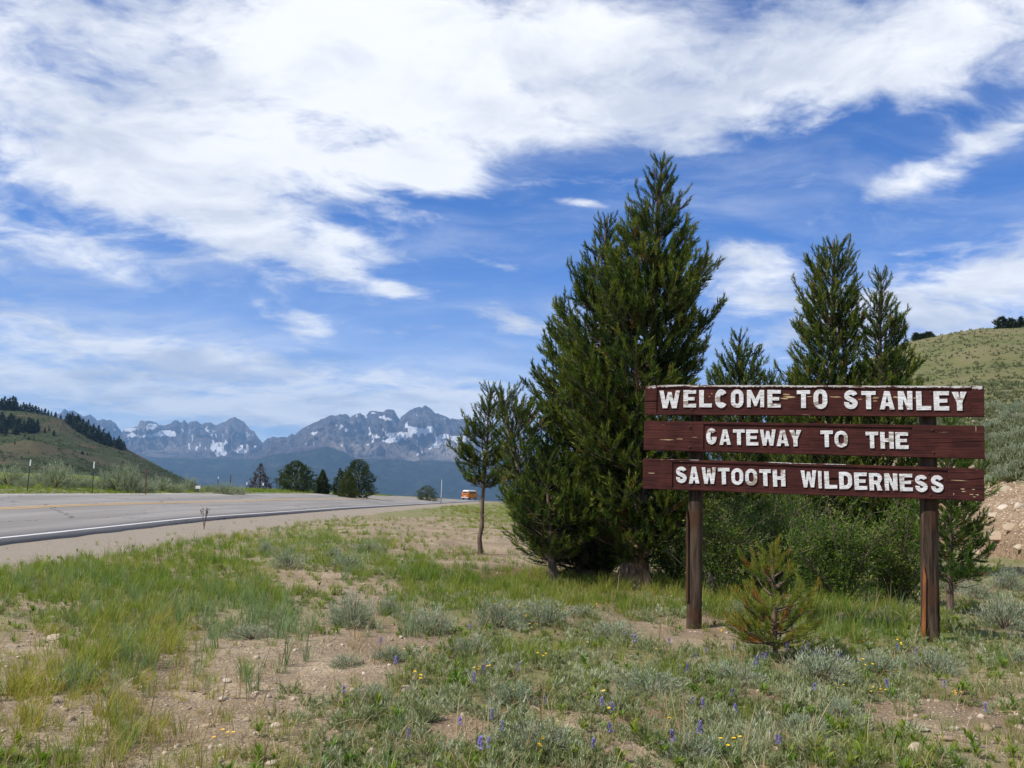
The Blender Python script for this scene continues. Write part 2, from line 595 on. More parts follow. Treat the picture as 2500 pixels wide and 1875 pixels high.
def road_mat():
    m_, t, out = new_mat('worn_asphalt')
    pos = t.node('ShaderNodeNewGeometry').outputs['Position']
    n0 = t.noise(t.mapping(pos, scale=(1.0, .06, 1)), 1.1, 5, .6)
    n1 = t.noise(pos, .8, 6, .7)
    n2 = t.noise(pos, 110, 4, .7)
    c = t.mix(t.ramp(n0, .35, .65), (.185, .17, .152), (.275, .255, .23))
    c = t.mix(t.ramp(n1, .5, .7, 0, .3), c, (.19, .175, .155))
    c = t.mix(t.ramp(n2, .4, .66, 0, .6), c, (.36, .335, .30))
    vo = t.node('ShaderNodeTexVoronoi'); vo.feature = 'DISTANCE_TO_EDGE'
    wpos = t.v('ADD', pos, t.v('SCALE', t.noise(pos, 1.5, 4)))
    t.put(vo.inputs['Vector'], t.mapping(wpos, scale=(.32, .10, 1))); vo.inputs['Scale'].default_value = 1
    c = t.mix(t.ramp(vo.outputs['Distance'], .010, .003, 0, .7), c, (.06, .055, .05))
    principled(t, out, c, .9, .2, n2, .4, .01)
    return m_


M['road'] = road_mat()


def paint_mat(name, col, under):
    m_, t, out = new_mat(name)
    pos = t.node('ShaderNodeNewGeometry').outputs['Position']
    n = t.noise(pos, 30, 6, .7)
    n2 = t.noise(pos, 3, 5, .7)
    f = t.m('MULTIPLY', t.ramp(n, .54, .66, 0, .75), t.ramp(n2, .3, .6))
    principled(t, out, t.mix(f, col, under), .7, .3, n, .2, .005)
    return m_


M['whiteline'] = paint_mat('white_road_paint', (.66, .64, .60), (.22, .20, .18))
M['yellowline'] = paint_mat('yellow_road_paint', (.62, .36, .09), (.26, .22, .17))


def stone_mat():
    m_, t, out = new_mat('pale_stone')
    oi = t.node('ShaderNodeObjectInfo')
    pos = t.node('ShaderNodeNewGeometry').outputs['Position']
    n = t.noise(pos, 22, 6, .7)
    a = t.mix(oi.outputs['Random'], (.36, .26, .16), (.60, .51, .39))
    c = t.mix(t.ramp(n, .4, .7, 0, .6), a, (.30, .23, .16))
    principled(t, out, c, .9, .2, n, .6, .02)
    return m_


M['stone'] = stone_mat()


def board_mat():
    m_, t, out = new_mat('maroon_painted_board')
    co = t.node('ShaderNodeTexCoord').outputs['Object']
    g = t.noise(t.mapping(co, scale=(2.5, 30, 70)), 1.0, 7, .6)
    b = t.noise(co, 4.0, 5, .6)
    ch = t.noise(t.mapping(co, scale=(3.5, 30, 26)), 1.0, 8, .72)
    c = t.mix(t.ramp(g, .3, .7), (.030, .0105, .009), (.080, .024, .019))
    c = t.mix(t.ramp(b, .42, .65, 0, .6), c, (.098, .030, .022))
    c = t.mix(t.ramp(ch, .655, .69, 0, .85), c, (.40, .29, .17))
    crk = t.noise(t.mapping(co, scale=(1.0, 20, 40)), 1.0, 5, .55)
    c = t.mix(t.ramp(t.m('ABSOLUTE', t.m('SUBTRACT', crk, .5)), .006, .001, 0, .8), c, (.02, .008, .006))
    principled(t, out, c, .75, .12, t.m('ADD', g, t.m('MULTIPLY', ch, .5)), 1.0, .006)
    return m_


def letter_mat():
    m_, t, out = new_mat('flaking_white_paint')
    co = t.node('ShaderNodeNewGeometry').outputs['Position']
    rnd = t.node('ShaderNodeObjectInfo').outputs['Random']
    big = t.noise(t.mapping(co, scale=(3.5, 3.5, 11)), 1.0, 7, .7)
    g = t.noise(t.mapping(co, scale=(9, 9, 120)), 1.0, 5, .6, .6)
    amt = t.ramp(rnd, 0, 1, .615, .555)
    c = t.mix(t.ramp(g, .35, .65), (.70, .69, .65), (.88, .87, .84))
    f = t.m('SUBTRACT', big, amt)
    c = t.mix(t.ramp(f, 0, .02, 0, .85), c, (.27, .20, .14))
    crk = t.ramp(t.m('ABSOLUTE', t.m('SUBTRACT', g, .5)), .035, .010, 0, .8)
    c = t.mix(crk, c, (.20, .15, .12))
    principled(t, out, c, .7, .2, g, .6, .004)
    return m_


def bare_edge_mat():
    m_, t, out = new_mat('bare_weathered_edge')
    co = t.node('ShaderNodeTexCoord').outputs['Object']
    g = t.noise(t.mapping(co, scale=(9, 40, 60)), 1.0, 7, .7)
    f = t.noise(t.mapping(co, scale=(5, 10, 10)), 1.0, 6, .7)
    c = t.mix(t.ramp(g, .35, .65), (.36, .31, .26), (.68, .64, .58))
    c = t.mix(t.ramp(f, .52, .60, 0, .95), c, (.10, .035, .025))
    principled(t, out, c, .85, .15, g, .9, .006)
    return m_


M['board'] = board_mat()
M['letter'] = letter_mat()
M['edge'] = bare_edge_mat()
M['bolt'] = flat_mat('rusty_bolt', (.09, .035, .025), .6, .4, .2, 60, .3)
M['post'] = wood_mat('weathered_post', (.020, .013, .009), (.105, .070, .045), (.070, .034, .018), (26, 26, 1.6))
M['split'] = wood_mat('fresh_split_wood', (.20, .065, .02), (.36, .13, .04), (.14, .06, .03), (40, 40, 3))

# ------------------------------------------------------------------ terrain heights
_ry = np.linspace(-200, 420, 1241)


def _tab(ys, vs):
    a = np.interp(_ry, ys, vs)
    k_ = np.hanning(23); k_ /= k_.sum()
    ap = np.concatenate([np.full(11, a[0]), a, np.full(11, a[-1])])
    return np.convolve(ap, k_, 'valid')


_W = [(0, 1315, 19.5), (500, 1262, 32.), (600, 1256, 36.), (828, 1240, 56.), (1043, 1229, 110.), (1170, 1223, 190.), (1215, 1224, 240.)]
_F = [(0, 1205, 35.6), (350, 1205, 49.), (600, 1205, 65.), (806, 1205.5, 97.), (1043, 1215, 185.), (1110, 1219, 235.)]
_Wp = np.array([unproj(a, b, c) for a, b, c in _W])
_Fp = np.array([unproj(a, b, c) for a, b, c in _F])
T_xw = _tab(np.r_[-200, 0, _Wp[:, 1], 330], np.r_[-10, -10.9, _Wp[:, 0], 14])
T_zw = _tab(np.r_[-200, 0, _Wp[:, 1], 330], np.r_[.1, .02, _Wp[:, 2], -6.0])
T_xf = _tab(np.r_[-200, 0, _Fp[:, 1], 330], np.r_[-19, -20, _Fp[:, 0], 4.5])
T_zf = _tab(np.r_[-200, 0, _Fp[:, 1], 330], np.r_[.5, .45, _Fp[:, 2], -5.6])


def road_at(y):
    return (np.interp(y, _ry, T_xw), np.interp(y, _ry, T_zw), np.interp(y, _ry, T_xf), np.interp(y, _ry, T_zf))


def ground_z(x, y):
    x = np.asarray(x, float); y = np.asarray(y, float)
    r = np.hypot(x, y)
    base = np.interp(r, [0, 28, 56, 110, 190, 240, 300, 500, 1000, 3000, 7000, 12000],
                     [0, 0, -.34, -1.2, -2.4, -3.3, -5.0, -9, -18, -60, -165, -260])
    left = np.interp(r, [0, 60, 100, 200, 300, 400, 500, 700, 1200, 3000, 7000, 12000],
                     [.5, .5, .0, -2.6, -4.0, -3.0, -1.7, -4, -18, -60, -165, -260])
    xw, zw, xf, zf = road_at(y)
    und = fbm(x * .35, y * .35, 4, 3) * np.clip(.10 + .002 * r, 0, .7) + fbm(x * 1.3, y * 1.3, 3, 9) * .035
    wl = smooth((-x / np.maximum(r, 1) - .30) / .12) * (y > 0)
    base_l = base * (1 - wl) + left * wl
    d = x - xw
    right = (zw - .07 - .02 * np.clip(d, 0, 2)) * (1 - smooth((d - 1.5) / 6)) + (base + und) * smooth((d - 1.5) / 6)
    s = np.clip((xw - x) / np.maximum(xw - xf, .1), 0, 1)
    mid = zw * (1 - s) + zf * s - .07
    dl = xf - x
    lft = (zf - .07 + .22 * smooth(dl / 3.0)) * (1 - smooth((dl - 4) / 30)) + (base_l + und * .7) * smooth((dl - 4) / 30)
    z = np.where(d > 0, right, np.where(dl > 0, lft, mid))
    z = np.where(y > 330, base_l + und, z)
    return z


# skyline of the hill on the right, as slope seen from the camera's place (z over distance)
_hx = [1700, 1900, 2050, 2130, 2186, 2243, 2281, 2385, 2500]
_hy = [1170, 1060, 930, 872, 845, 826, 820, 802, 796]
_hd = ray(_hx, _hy)
H_A = np.r_[_hd[:, 0], .8, 1.3, 3.0]
H_E = np.r_[_hd[:, 2], .21, .23, .25]
H_YB = ([.1, .2, .285, .41, .50, .56, .8, 1.3, 3.0], [230, 150, 90, 42, 27, 22, 14, 8.5, 5])


def hill_z(x, y):
    x = np.asarray(x, float); y = np.asarray(y, float)
    a = x / np.maximum(y, .5)
    yb = np.interp(a, *H_YB)
    E = np.interp(a, H_A, H_E)
    ys = 190.0
    u = np.log(np.maximum(y, .5) / yb) / np.log(ys / np.minimum(yb, 185))
    g = np.sqrt(np.clip(u, 0, 1)) * np.clip(u, 0, 1) ** .02
    k_ = -CAMH / yb + (E + CAMH / yb) * g
    k_ = np.where(u > 1, E - (u - 1) * .10, k_)
    z = CAMH + k_ * y
    rr = np.clip(u * 3, 0, 1) * (1 - .8 * smooth((u - .8) / .2))
    z = z + fbm(x * .05, y * .05, 4, 21) * 1.2 * rr + fbm(x * .5, y * .5, 4, 5) * .22 * np.clip(u * 4, 0, 1)
    z = np.where(u < 0, -.6 * (yb - y) - .12, z)
    return np.where(a < .1, -50, z)


def top_z(x, y):
    return np.maximum(ground_z(x, y), hill_z(x, y))


def hit(px, py, y0=3.0, y1=300.0):
    """where the view through a photo pixel meets the land"""
    d = ray(px, py)
    ys = np.exp(np.linspace(math.log(y0), math.log(y1), 900))
    z = top_z(d[0] * ys, ys)
    f = (CAMH + d[2] * ys) - z
    i = np.argmax(f <= 0)
    if f[i] > 0: i = len(ys) - 1
    if i > 0 and f[i] <= 0:
        t = f[i - 1] / (f[i - 1] - f[i] + 1e-9)
        yy = ys[i - 1] + (ys[i] - ys[i - 1]) * t
    else:
        yy = ys[i]
    return np.array([d[0] * yy, yy, float(top_z(d[0] * yy, yy))])


def blob(px, py, B):
    """sum of soft elliptical patches; B: (px, py, rx, ry, weight)"""
    t = np.zeros_like(px)
    for (bx, by, rx, ry, w) in B:
        t = t + w * np.exp(-(((px - bx) / rx) ** 2 + ((py - by) / ry) ** 2))
    return t


BARE = [(560, 1680, 190, 130, 1.2), (500, 1620, 120, 70, .8), (860, 1640, 110, 60, 1.1), (800, 1590, 90, 40, .7), (900, 1450, 90, 35, .9), (700, 1400, 90, 40, .7),
        (430, 1375, 110, 34, .9), (1150, 1325, 170, 45, .9), (980, 1290, 110, 30, .5), (80, 1600, 130, 50, 1.0), (250, 1830, 170, 60, .9),
        (120, 1740, 120, 50, .8), (1290, 1375, 120, 40, 1.0), (1740, 1530, 110, 26, .9), (1560, 1745, 70, 34, .7),
        (1100, 1770, 90, 24, .7), (1830, 1700, 80, 26, .6), (2330, 1760, 150, 50, .8), (2150, 1740, 80, 34, .6), (1020, 1570, 50, 20, .6), (750, 1800, 90, 60, .5),
        (480, 1780, 110, 60, .8), (1500, 1690, 60, 20, .5), (2500, 1700, 60, 60, .4)]


def veg_fields(x, y, z):
    px, py = proj(np.stack([x, y, z], -1))
    bare = np.clip(blob(px, py, BARE), 0, 1.2)
    n = fbm(x * .9, y * .9, 4, 41)
    n2 = fbm(x * .45, y * .45, 3, 77)
    return px, py, bare, n, n2


# ---- ground sheet
def build_ground():
    phi = np.concatenate([np.linspace(-180, -42, 50, endpoint=False), np.linspace(-42, 42, 330), np.linspace(42.5, 180, 50)])
    phi = np.radians(phi)
    rr = np.concatenate([[.05, .6], np.exp(np.linspace(math.log(1.2), math.log(9500), 310))])
    A, Rr = np.meshgrid(phi, rr)
    x = np.sin(A) * Rr; y = np.cos(A) * Rr
    z = ground_z(x, y)
    xw, zw, xf, zf = road_at(y)
    d = x - xw
    px, py, bare, n, n2 = veg_fields(x, y, z)
    gravel = np.where((d > -12) & (y < 330), 1 - smooth((d - 2.6 - .9 * n) / 1.4), 0) * (d > -11)
    gravel = np.where((xf - x > 1.0), 0, gravel)
    litter = np.zeros_like(x)
    for (lx, ly, lr) in ((1.9, 14.6, 2.4), (.4, 15.3, 2.2), (4.2, 15, 2.6), (6.5, 16.5, 3), (-.7, 19.8, .8)):
        litter = np.maximum(litter, smooth(1.3 - np.hypot(x - lx, y - ly) / lr + n * .3))
    litter = np.maximum(litter, .75 * smooth((px - 820) / 120) * smooth((py - 1440) / 60) * np.clip(.55 + 1.4 * n, 0, 1) * (y > 0) * (Rr < 25))
    green = np.clip(.42 + 1.1 * n2 - bare * 1.2, 0, 1) * smooth((d - 3) / 2)
    green = np.where(xf - x > .6, np.clip(.55 + n, 0, 1), green)
    green = np.where(Rr > 45, np.maximum(green, .62) * (gravel < .5), green)
    green = np.where(y < 0, .5, green)
    field = smooth((Rr - 180) / 60) * smooth((-x / np.maximum(Rr, 1) - .36) / .04) * (Rr < 1500)
    V = np.stack([x, y, z], -1).reshape(-1, 3)
    me = npmesh('ground', V, grid_faces(len(rr), len(phi))[:, ::-1], [M['ground']],
                dict(green=green.ravel(), gravel=gravel.ravel(), litter=litter.ravel(), field=field.ravel()), True)
    tag(link(bpy.data.objects.new('ground', me)), 'tan dirt and gravel ground with patches of grass', kind='structure')


build_ground()


# ---- road and markings
def ribbon(name, s0, s1, lift, mat, y0=-60, y1=330, ns=2, n=520, wav=0, thick=0):
    ys = np.concatenate([np.linspace(y0, 10, 30, endpoint=False), np.linspace(10, y1, n)])
    xw, zw, xf, zf = road_at(ys)
    ss = np.linspace(0, 1, ns)
    wdt = np.maximum(xw - xf, .1)
    # s0 / s1 in metres to the left of the white line (None = road far edge)
    a = (s0 if s0 is not None else 0) / wdt
    b = (s1 if s1 is not None else wdt) / wdt
    a = a + wav * perlin(ys * .9, 0, 4) / wdt; b = b + wav * perlin(ys * .8, 7, 5) / wdt
    t = a[:, None] * (1 - ss) + b[:, None] * ss
    x = xw[:, None] - t * wdt[:, None]
    z = zw[:, None] * (1 - t) + zf[:, None] * t + lift
    y = np.repeat(ys[:, None], ns, 1)
    V = np.stack([x, y, z], -1)
    if thick:
        V = np.concatenate([V[:, :1] - [0, 0, thick], V, V[:, -1:] - [0, 0, thick]], 1); ns += 2
    me = npmesh(name, V.reshape(-1, 3), grid_faces(len(ys), ns), [mat])
    return link(bpy.data.objects.new(name, me))


tag(ribbon('road', -.42, None, 0.0, M['road'], ns=8, wav=.09, thick=.07), 'two lane asphalt highway curving away past the meadow', kind='structure')
tag(ribbon('road_edge_line', -.02, .11, .005, M['whiteline'], wav=.012), 'worn white edge line along the near side of the highway', kind='structure')
tag(ribbon('road_centre_line', 4.45, 4.57, .005, M['yellowline']), 'faded double yellow centre line of the highway', kind='structure')
tag(ribbon('road_centre_line', 4.75, 4.87, .005, M['yellowline']), 'second stripe of the faded yellow centre line', kind='structure')
tag(ribbon('road_edge_line', 8.75, 8.87, .005, M['whiteline']), 'white edge line along the far side of the highway', kind='structure')


# ---- hill on the right
def build_hill():
    a = np.tan(np.linspace(math.atan(.12), math.atan(2.6), 330))
    y = np.exp(np.linspace(math.log(5), math.log(420), 330))
    A, Y = np.meshgrid(a, y)
    X = A * Y
    Z = hill_z(X, Y)
    yb = np.interp(A, *H_YB)
    u = np.log(Y / yb) / np.log(190 / np.minimum(yb, 185))
    px, py = proj(np.stack([X, Y, Z], -1))
    n = fbm(X * .25, Y * .25, 4, 8)
    band = smooth((.20 - u + n * .10) / .06) * smooth((u + .05) / .05)
    scree = np.clip(band * smooth((A - .36) / .08), 0, 1)
    keep = Z.ravel() > (ground_z(X, Y).ravel() - 3)
    F = grid_faces(len(y), len(a))[:, ::-1]
    F = F[keep[F].all(1)]
    me = npmesh('hillside', np.stack([X, Y, Z], -1).reshape(-1, 3), F, [M['hill']], dict(scree=scree.ravel()), True)
    tag(link(bpy.data.objects.new('hill', me)), 'sage covered hill with a crumbly scree bank at its foot', kind='structure')


build_hill()

# ---- hill on the left, far side of the valley road
_sx = [-900, -400, -150, 0, 60, 120, 150, 200, 250, 310, 350, 400, 440, 475, 520, 700]
_sy = [930, 960, 985, 1000, 1003, 1014, 1022, 1046, 1070, 1096, 1117, 1144, 1164, 1180, 1200, 1290]
_sd = ray(_sx, _sy)
_fx = [-900, -200, 0, 100, 200, 300, 400, 475, 520, 700]
_fy = [1110, 1143, 1151, 1160, 1170, 1177, 1182, 1186, 1205, 1295]
_fd = ray(_fx, _fy)


def lhill_z(x, y):
    a = x / y
    E = np.interp(a, _sd[:, 0], _sd[:, 2]); K0 = np.interp(a, _fd[:, 0], _fd[:, 2])
    yb, ys = 520.0, 1050.0
    u = (y - yb) / (ys - yb)
    uc = np.clip(u, 0, 1)
    k_ = K0 + (E - K0) * (.80 * uc + .20 * smooth(uc))
    k_ = np.where(u < 0, K0 + u * .03, k_); k_ = np.where(u > 1, E - (u - 1) * .06, k_)
    bump = (ridged(x * .0035 + .3 * perlin(x * .002, y * .002, 8), y * .0022, 4, 12) - .45) * 16 * np.sin(np.clip(uc, 0, 1) * math.pi) \
        * np.clip((E - K0) / .04, 0, 1)
    return CAMH + k_ * y + bump + fbm(x * .02, y * .02, 4, 2) * 1.0


def build_lhill():
    a = np.linspace(_sd[0, 0], _sd[-1, 0], 340)
    y = np.linspace(430, 1500, 170)
    A, Y = np.meshgrid(a, y)
    X = A * Y
    Z = lhill_z(X, Y)
    me = npmesh('hill', np.stack([X, Y, Z], -1).reshape(-1, 3), grid_faces(len(y), len(a))[:, ::-1], [M['lefthill']], None, True)
    tag(link(bpy.data.objects.new('hill', me)), 'green and brown hill sloping down beyond the highway', kind='structure')


build_lhill()

# ---- mountain range
SKY_PTS = [(-600, 1030), (-300, 1005), (-100, 1020), (60, 1012), (110, 1022), (145, 1010), (157, 998), (168, 1004), (181, 1002), (192, 1010), (204, 1017), (221, 1012), (238, 1026),
           (253, 1024), (271, 1026), (282, 1033), (290, 1045), (297, 1056), (306, 1047), (329, 1043), (336, 1040), (343, 1026), (349, 1026), (351, 1029), (363, 1027),
           (379, 1031), (388, 1037), (403, 1039), (410, 1036), (426, 1027), (433, 1026), (442, 1032), (450, 1025), (458, 1035), (464, 1030), (477, 1027), (492, 1036),
           (503, 1031), (514, 1031), (525, 1038), (539, 1034), (562, 1022), (572, 1018), (584, 1023), (596, 1031), (607, 1043), (611, 1049), (620, 1052), (629, 1067),
           (641, 1081), (654, 1070), (666, 1066), (677, 1069), (684, 1066), (700, 1068), (713, 1058), (720, 1061), (735, 1048), (762, 1034), (789, 1022), (808, 1013),
           (819, 1016), (830, 1011), (838, 1012), (845, 1010), (855, 1019), (868, 1011), (879, 1008), (893, 1017), (901, 1005), (914, 1003), (936, 1006), (941, 1000),
           (952, 999), (962, 1001), (971, 1018), (974, 1022), (987, 1012), (1004, 999), (1023, 993), (1030, 995), (1038, 989), (1050, 997), (1063, 1008), (1085, 1015),
           (1101, 1022), (1123, 1024), (1137, 1021), (1145, 1027), (1165, 1030), (1190, 1036), (1223, 1040), (1248, 1053), (1270, 1067), (1297, 1086), (1340, 1105),
           (1420, 1112), (1600, 1090), (1900, 1120), (2300, 1150), (2900, 1160)]
SNOW = [(315, 1048, 22, 7, 1), (322, 1063, 20, 6, .8), (372, 1040, 16, 9, 1), (385, 1062, 30, 6, 1), (420, 1058, 10, 8, 1), (400, 1054, 16, 4, .8), (355, 1065, 14, 5, .6), (412, 1080, 5, 5, .8),
        (470, 1070, 4, 14, .6), (488, 1085, 3, 9, .8), (501, 1094, 3, 8, .8), (519, 1065, 3, 40, .65), (518, 1092, 8, 6, .8), (540, 1098, 13, 10, 1.1), (535, 1083, 16, 5, .8), (546, 1107, 8, 5, .9), (532, 1108, 5, 6, 1),
        (590, 1100, 18, 6, 1.1), (588, 1090, 4, 6, .8), (602, 1062, 5, 6, .7), (553, 1052, 6, 14, .4), (625, 1085, 3, 12, .5), (570, 1035, 6, 8, .4),
        (820, 1040, 4, 5, .8), (846, 1050, 4, 6, .8), (768, 1058, 6, 4, .6), (912, 1010, 8, 3, .9), (932, 1019, 8, 4, .9), (946, 1023, 12, 5, 1), (894, 1020, 9, 4, .8), (976, 1022, 3, 8, .7),
        (995, 1036, 5, 8, 1), (1010, 1050, 12, 7, 1.2), (1035, 1050, 20, 5, 1.2), (1050, 1045, 8, 5, 1.1), (1028, 1055, 24, 4, .8), (985, 1063, 30, 6, 1), (965, 1062, 24, 6, 1), (950, 1075, 16, 5, 1), (925, 1066, 16, 4, .7), (905, 1060, 10, 3, .7),
        (975, 1076, 26, 4, .8), (897, 1085, 6, 4, .9), (912, 1078, 12, 4, .6), (1006, 1058, 4, 6, .8), (1082, 1064, 11, 6, 1.1), (1072, 1078, 12, 10, 1), (1060, 1088, 10, 6, .9), (1110, 1068, 22, 6, 1.1), (1130, 1072, 16, 6, 1.1), (1148, 1068, 14, 5, 1),
        (1045, 1095, 8, 4, .7), (1018, 1108, 7, 4, .8), (1031, 1106, 5, 5, .8), (1248, 1108, 4, 12, .9), (1272, 1112, 4, 9, .8), (1277, 1088, 6, 14, .8), (1100, 1022, 4, 5, .7), (1085, 1025, 6, 8, .5), (1222, 1074, 5, 4, .6),
        (1180, 1075, 10, 5, .8), (1290, 1100, 8, 8, .6), (252, 1046, 4, 9, .7), (280, 1050, 3, 8, .6), (262, 1060, 3, 8, .5)]
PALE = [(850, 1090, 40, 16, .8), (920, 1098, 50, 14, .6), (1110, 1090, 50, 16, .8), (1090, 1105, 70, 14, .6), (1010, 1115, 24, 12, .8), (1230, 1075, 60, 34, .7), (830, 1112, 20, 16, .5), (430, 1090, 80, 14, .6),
        (395, 1100, 40, 10, .6), (345, 1045, 9, 18, .9), (1140, 1120, 60, 8, .5), (930, 1145, 30, 6, .6), (800, 1065, 50, 18, .25), (560, 1045, 40, 30, .25)]
FOREST_LINE = [(-600, 1100), (200, 1110), (330, 1112), (480, 1116), (620, 1118), (680, 1105), (740, 1100), (800, 1085), (840, 1098), (870, 1118), (930, 1118), (1000, 1120), (1100, 1122), (1160, 1128),
               (1240, 1112), (1330, 1125), (2900, 1160)]


_r3 = np.random.default_rng(31)
SNOW += [(_r3.uniform(740, 1150), _r3.uniform(1010, 1090), _r3.uniform(2, 4), _r3.uniform(3, 9), .66) for _ in range(46)]
SNOW += [(_r3.uniform(300, 640), _r3.uniform(1040, 1100), _r3.uniform(1.5, 3), _r3.uniform(4, 11), .68) for _ in range(34)]


def build_mountains():
    spx = np.array([p_[0] for p_ in SKY_PTS], float); spy = np.array([p_[1] for p_ in SKY_PTS], float)
    cols = np.concatenate([np.linspace(-600, 100, 70, endpoint=False), np.linspace(100, 1330, 820, endpoint=False), np.linspace(1330, 2900, 110)])
    rag = perlin(cols * .09, 0, 3) * 2.2 + perlin(cols * .21, 3, 4) * 1.6 + perlin(cols * .5, 5, 6) * 0.9
    crest_py = np.interp(cols, spx, spy) - rag * .8
    sd_ = ray(cols, crest_py)
    fpx = np.array([p_[0] for p_ in FOREST_LINE], float); fpy = np.array([p_[1] for p_ in FOREST_LINE], float)
    fd_ = ray(cols, np.interp(cols, fpx, fpy))
    a = sd_[:, 0]; E = sd_[:, 2]; Ef = np.minimum(fd_[:, 2], E - .004)
    ridge = np.interp(cols, [-600, 600, 650, 2900], [14500, 14500, 12500, 12500])
    foot = np.full_like(cols, 6500.0)
    fl = ridge - 3200
    u = np.concatenate([np.linspace(0, 1, 70, endpoint=False), np.linspace(1, 2, 230), np.linspace(2.02, 2.6, 14)])
    U, _ = np.meshgrid(u, cols, indexing='ij')
    K0 = -.0245
    Y = np.where(U < 1, foot + (fl - foot) * U, np.where(U < 2, fl + (ridge - fl) * (U - 1), ridge + (U - 2) * 3000))
    ua = np.clip(U, 0, 1); ub = np.clip(U - 1, 0, 1)
    k_ = K0 + (Ef - K0) * ua ** 1.25
    k_ = k_ + (E - Ef) * (ub ** 1.05)
    k_ = np.where(U > 2, E - (U - 2) * .05, k_)
    Z = CAMH + k_ * Y
    X = a[None] * Y
    wx = fbm(X * .0012, Y * .0012, 3, 5) * 260
    rg = ridged((X + wx) * .0019, Y * .0007 + wx * .0006, 7, 33, .6)
    rg2 = ridged((X + wx) * .0055 + Y * .0012, Y * .0016, 5, 55, .6)
    rise = (E - Ef)[None] * ridge[None]
    amp = np.sin(np.clip(ub, 0, 1) ** .85 * math.pi) ** .8 * np.clip(rise / 600, .2, 1.4)
    Z = Z + (rg - .40) * 300 * amp + (rg2 - .4) * 95 * amp
    Z = Z + (fbm(X * .0011, Y * .0011, 5, 90)) * 42 * np.sin(ua * math.pi * .5) * (U < 1.3) + (ridged(X * .002, Y * .0016, 4, 19) - .4) * 30 * smooth(ua * 2) * (1 - ub)
    # hold everything in front of the crest below it
    lim = CAMH + (E[None] - .0006 - (1 - ub) * .0035) * Y
    Z = np.where((U > .95) & (U < 1.99), np.minimum(Z, lim), Z)
    P = np.stack([X, Y, Z], -1)
    px, py = proj(P)
    w1 = fbm(X * .004, Y * .004, 3, 14) * 7; w2 = fbm(X * .004, Y * .004, 3, 15) * 5
    snow = np.clip(blob(px + w1, py + w2, SNOW), 0, 1.2)
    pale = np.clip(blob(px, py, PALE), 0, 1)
    fline = np.interp(px, fpx, fpy)
    forest = smooth((py - fline + 4) / 14) * 1.0
    forest = np.where(U > 2, 0, forest)
    forest = np.clip(forest - pale * .5 - snow, 0, 1)
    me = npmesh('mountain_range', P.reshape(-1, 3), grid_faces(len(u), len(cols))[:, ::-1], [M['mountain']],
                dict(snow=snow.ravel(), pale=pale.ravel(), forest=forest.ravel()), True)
    tag(link(bpy.data.objects.new('mountains', me)), 'jagged granite mountain range with snow patches above dark forest', kind='structure')


build_mountains()

# ---- air between here and the mountains
def build_haze():
    b = Bag()
    b.box((0, 7200, 520), (34000, 20000, 1660))
    m_ = bpy.data.materials.new('pale_haze'); m_.use_nodes = True
    t = NT(m_.node_tree); t.n.clear()
    out = t.node('ShaderNodeOutputMaterial')
    pv = t.node('ShaderNodeVolumePrincipled')
    pv.inputs['Color'].default_value = (.34, .62, 1.0, 1)
    pv.inputs['Density'].default_value = 5.4e-5
    pv.inputs['Anisotropy'].default_value = 0.0
    t.l.new(pv.outputs[0], out.inputs['Volume'])
    tag(b.build('haze', m_), kind='stuff')


build_haze()

# ------------------------------------------------------------------ conifers
def rot_to(D, rng):
    """rotation matrices taking +Z to the directions D, with a random spin"""
    D = D / (np.linalg.norm(D, axis=1)[:, None] + 1e-9)
    ref = np.where(np.abs(D[:, 2:3]) < .9, np.array([[0, 0, 1.0]]), np.array([[1.0, 0, 0]]))
    A = np.cross(ref, D); A /= np.linalg.norm(A, axis=1)[:, None]
    B = np.cross(D, A)
    t = rng.random(len(D)) * 2 * math.pi
    c, s_ = np.cos(t)[:, None], np.sin(t)[:, None]
    A2 = A * c + B * s_; B2 = -A * s_ + B * c
    return np.stack([A2, B2, D], -1)


def shoot_template(n, rng, width=.055, nl=.46, fwdang=46):
    """a needle shoot of length 1 along +Z: n single-triangle needles"""
    tris = []
    for i in range(n):
        t = (i + rng.random()) / n
        az_ = rng.random() * 2 * math.pi
        ang = R(fwdang + rng.normal() * 12) * (1 - .5 * t)
        d = np.array([math.sin(ang) * math.cos(az_), math.sin(ang) * math.sin(az_), math.cos(ang)])
        b = np.array([0, 0, t * .92])
        sd_ = np.cross(d, rng.normal(size=3)); sd_ /= np.linalg.norm(sd_) + 1e-9
        L = nl * (.75 + .5 * rng.random())
        tris += [b - sd_ * width * .5, b + sd_ * width * .5, b + d * L]
    return np.array(tris)


def stamp(template, Pos, Rm, Sc):
    """copies of a triangle-soup template -> vertex array"""
    V = np.einsum('kij,nj->kni', Rm, template) * Sc[:, None, None] + Pos[:, None]
    return V.reshape(-1, 3)


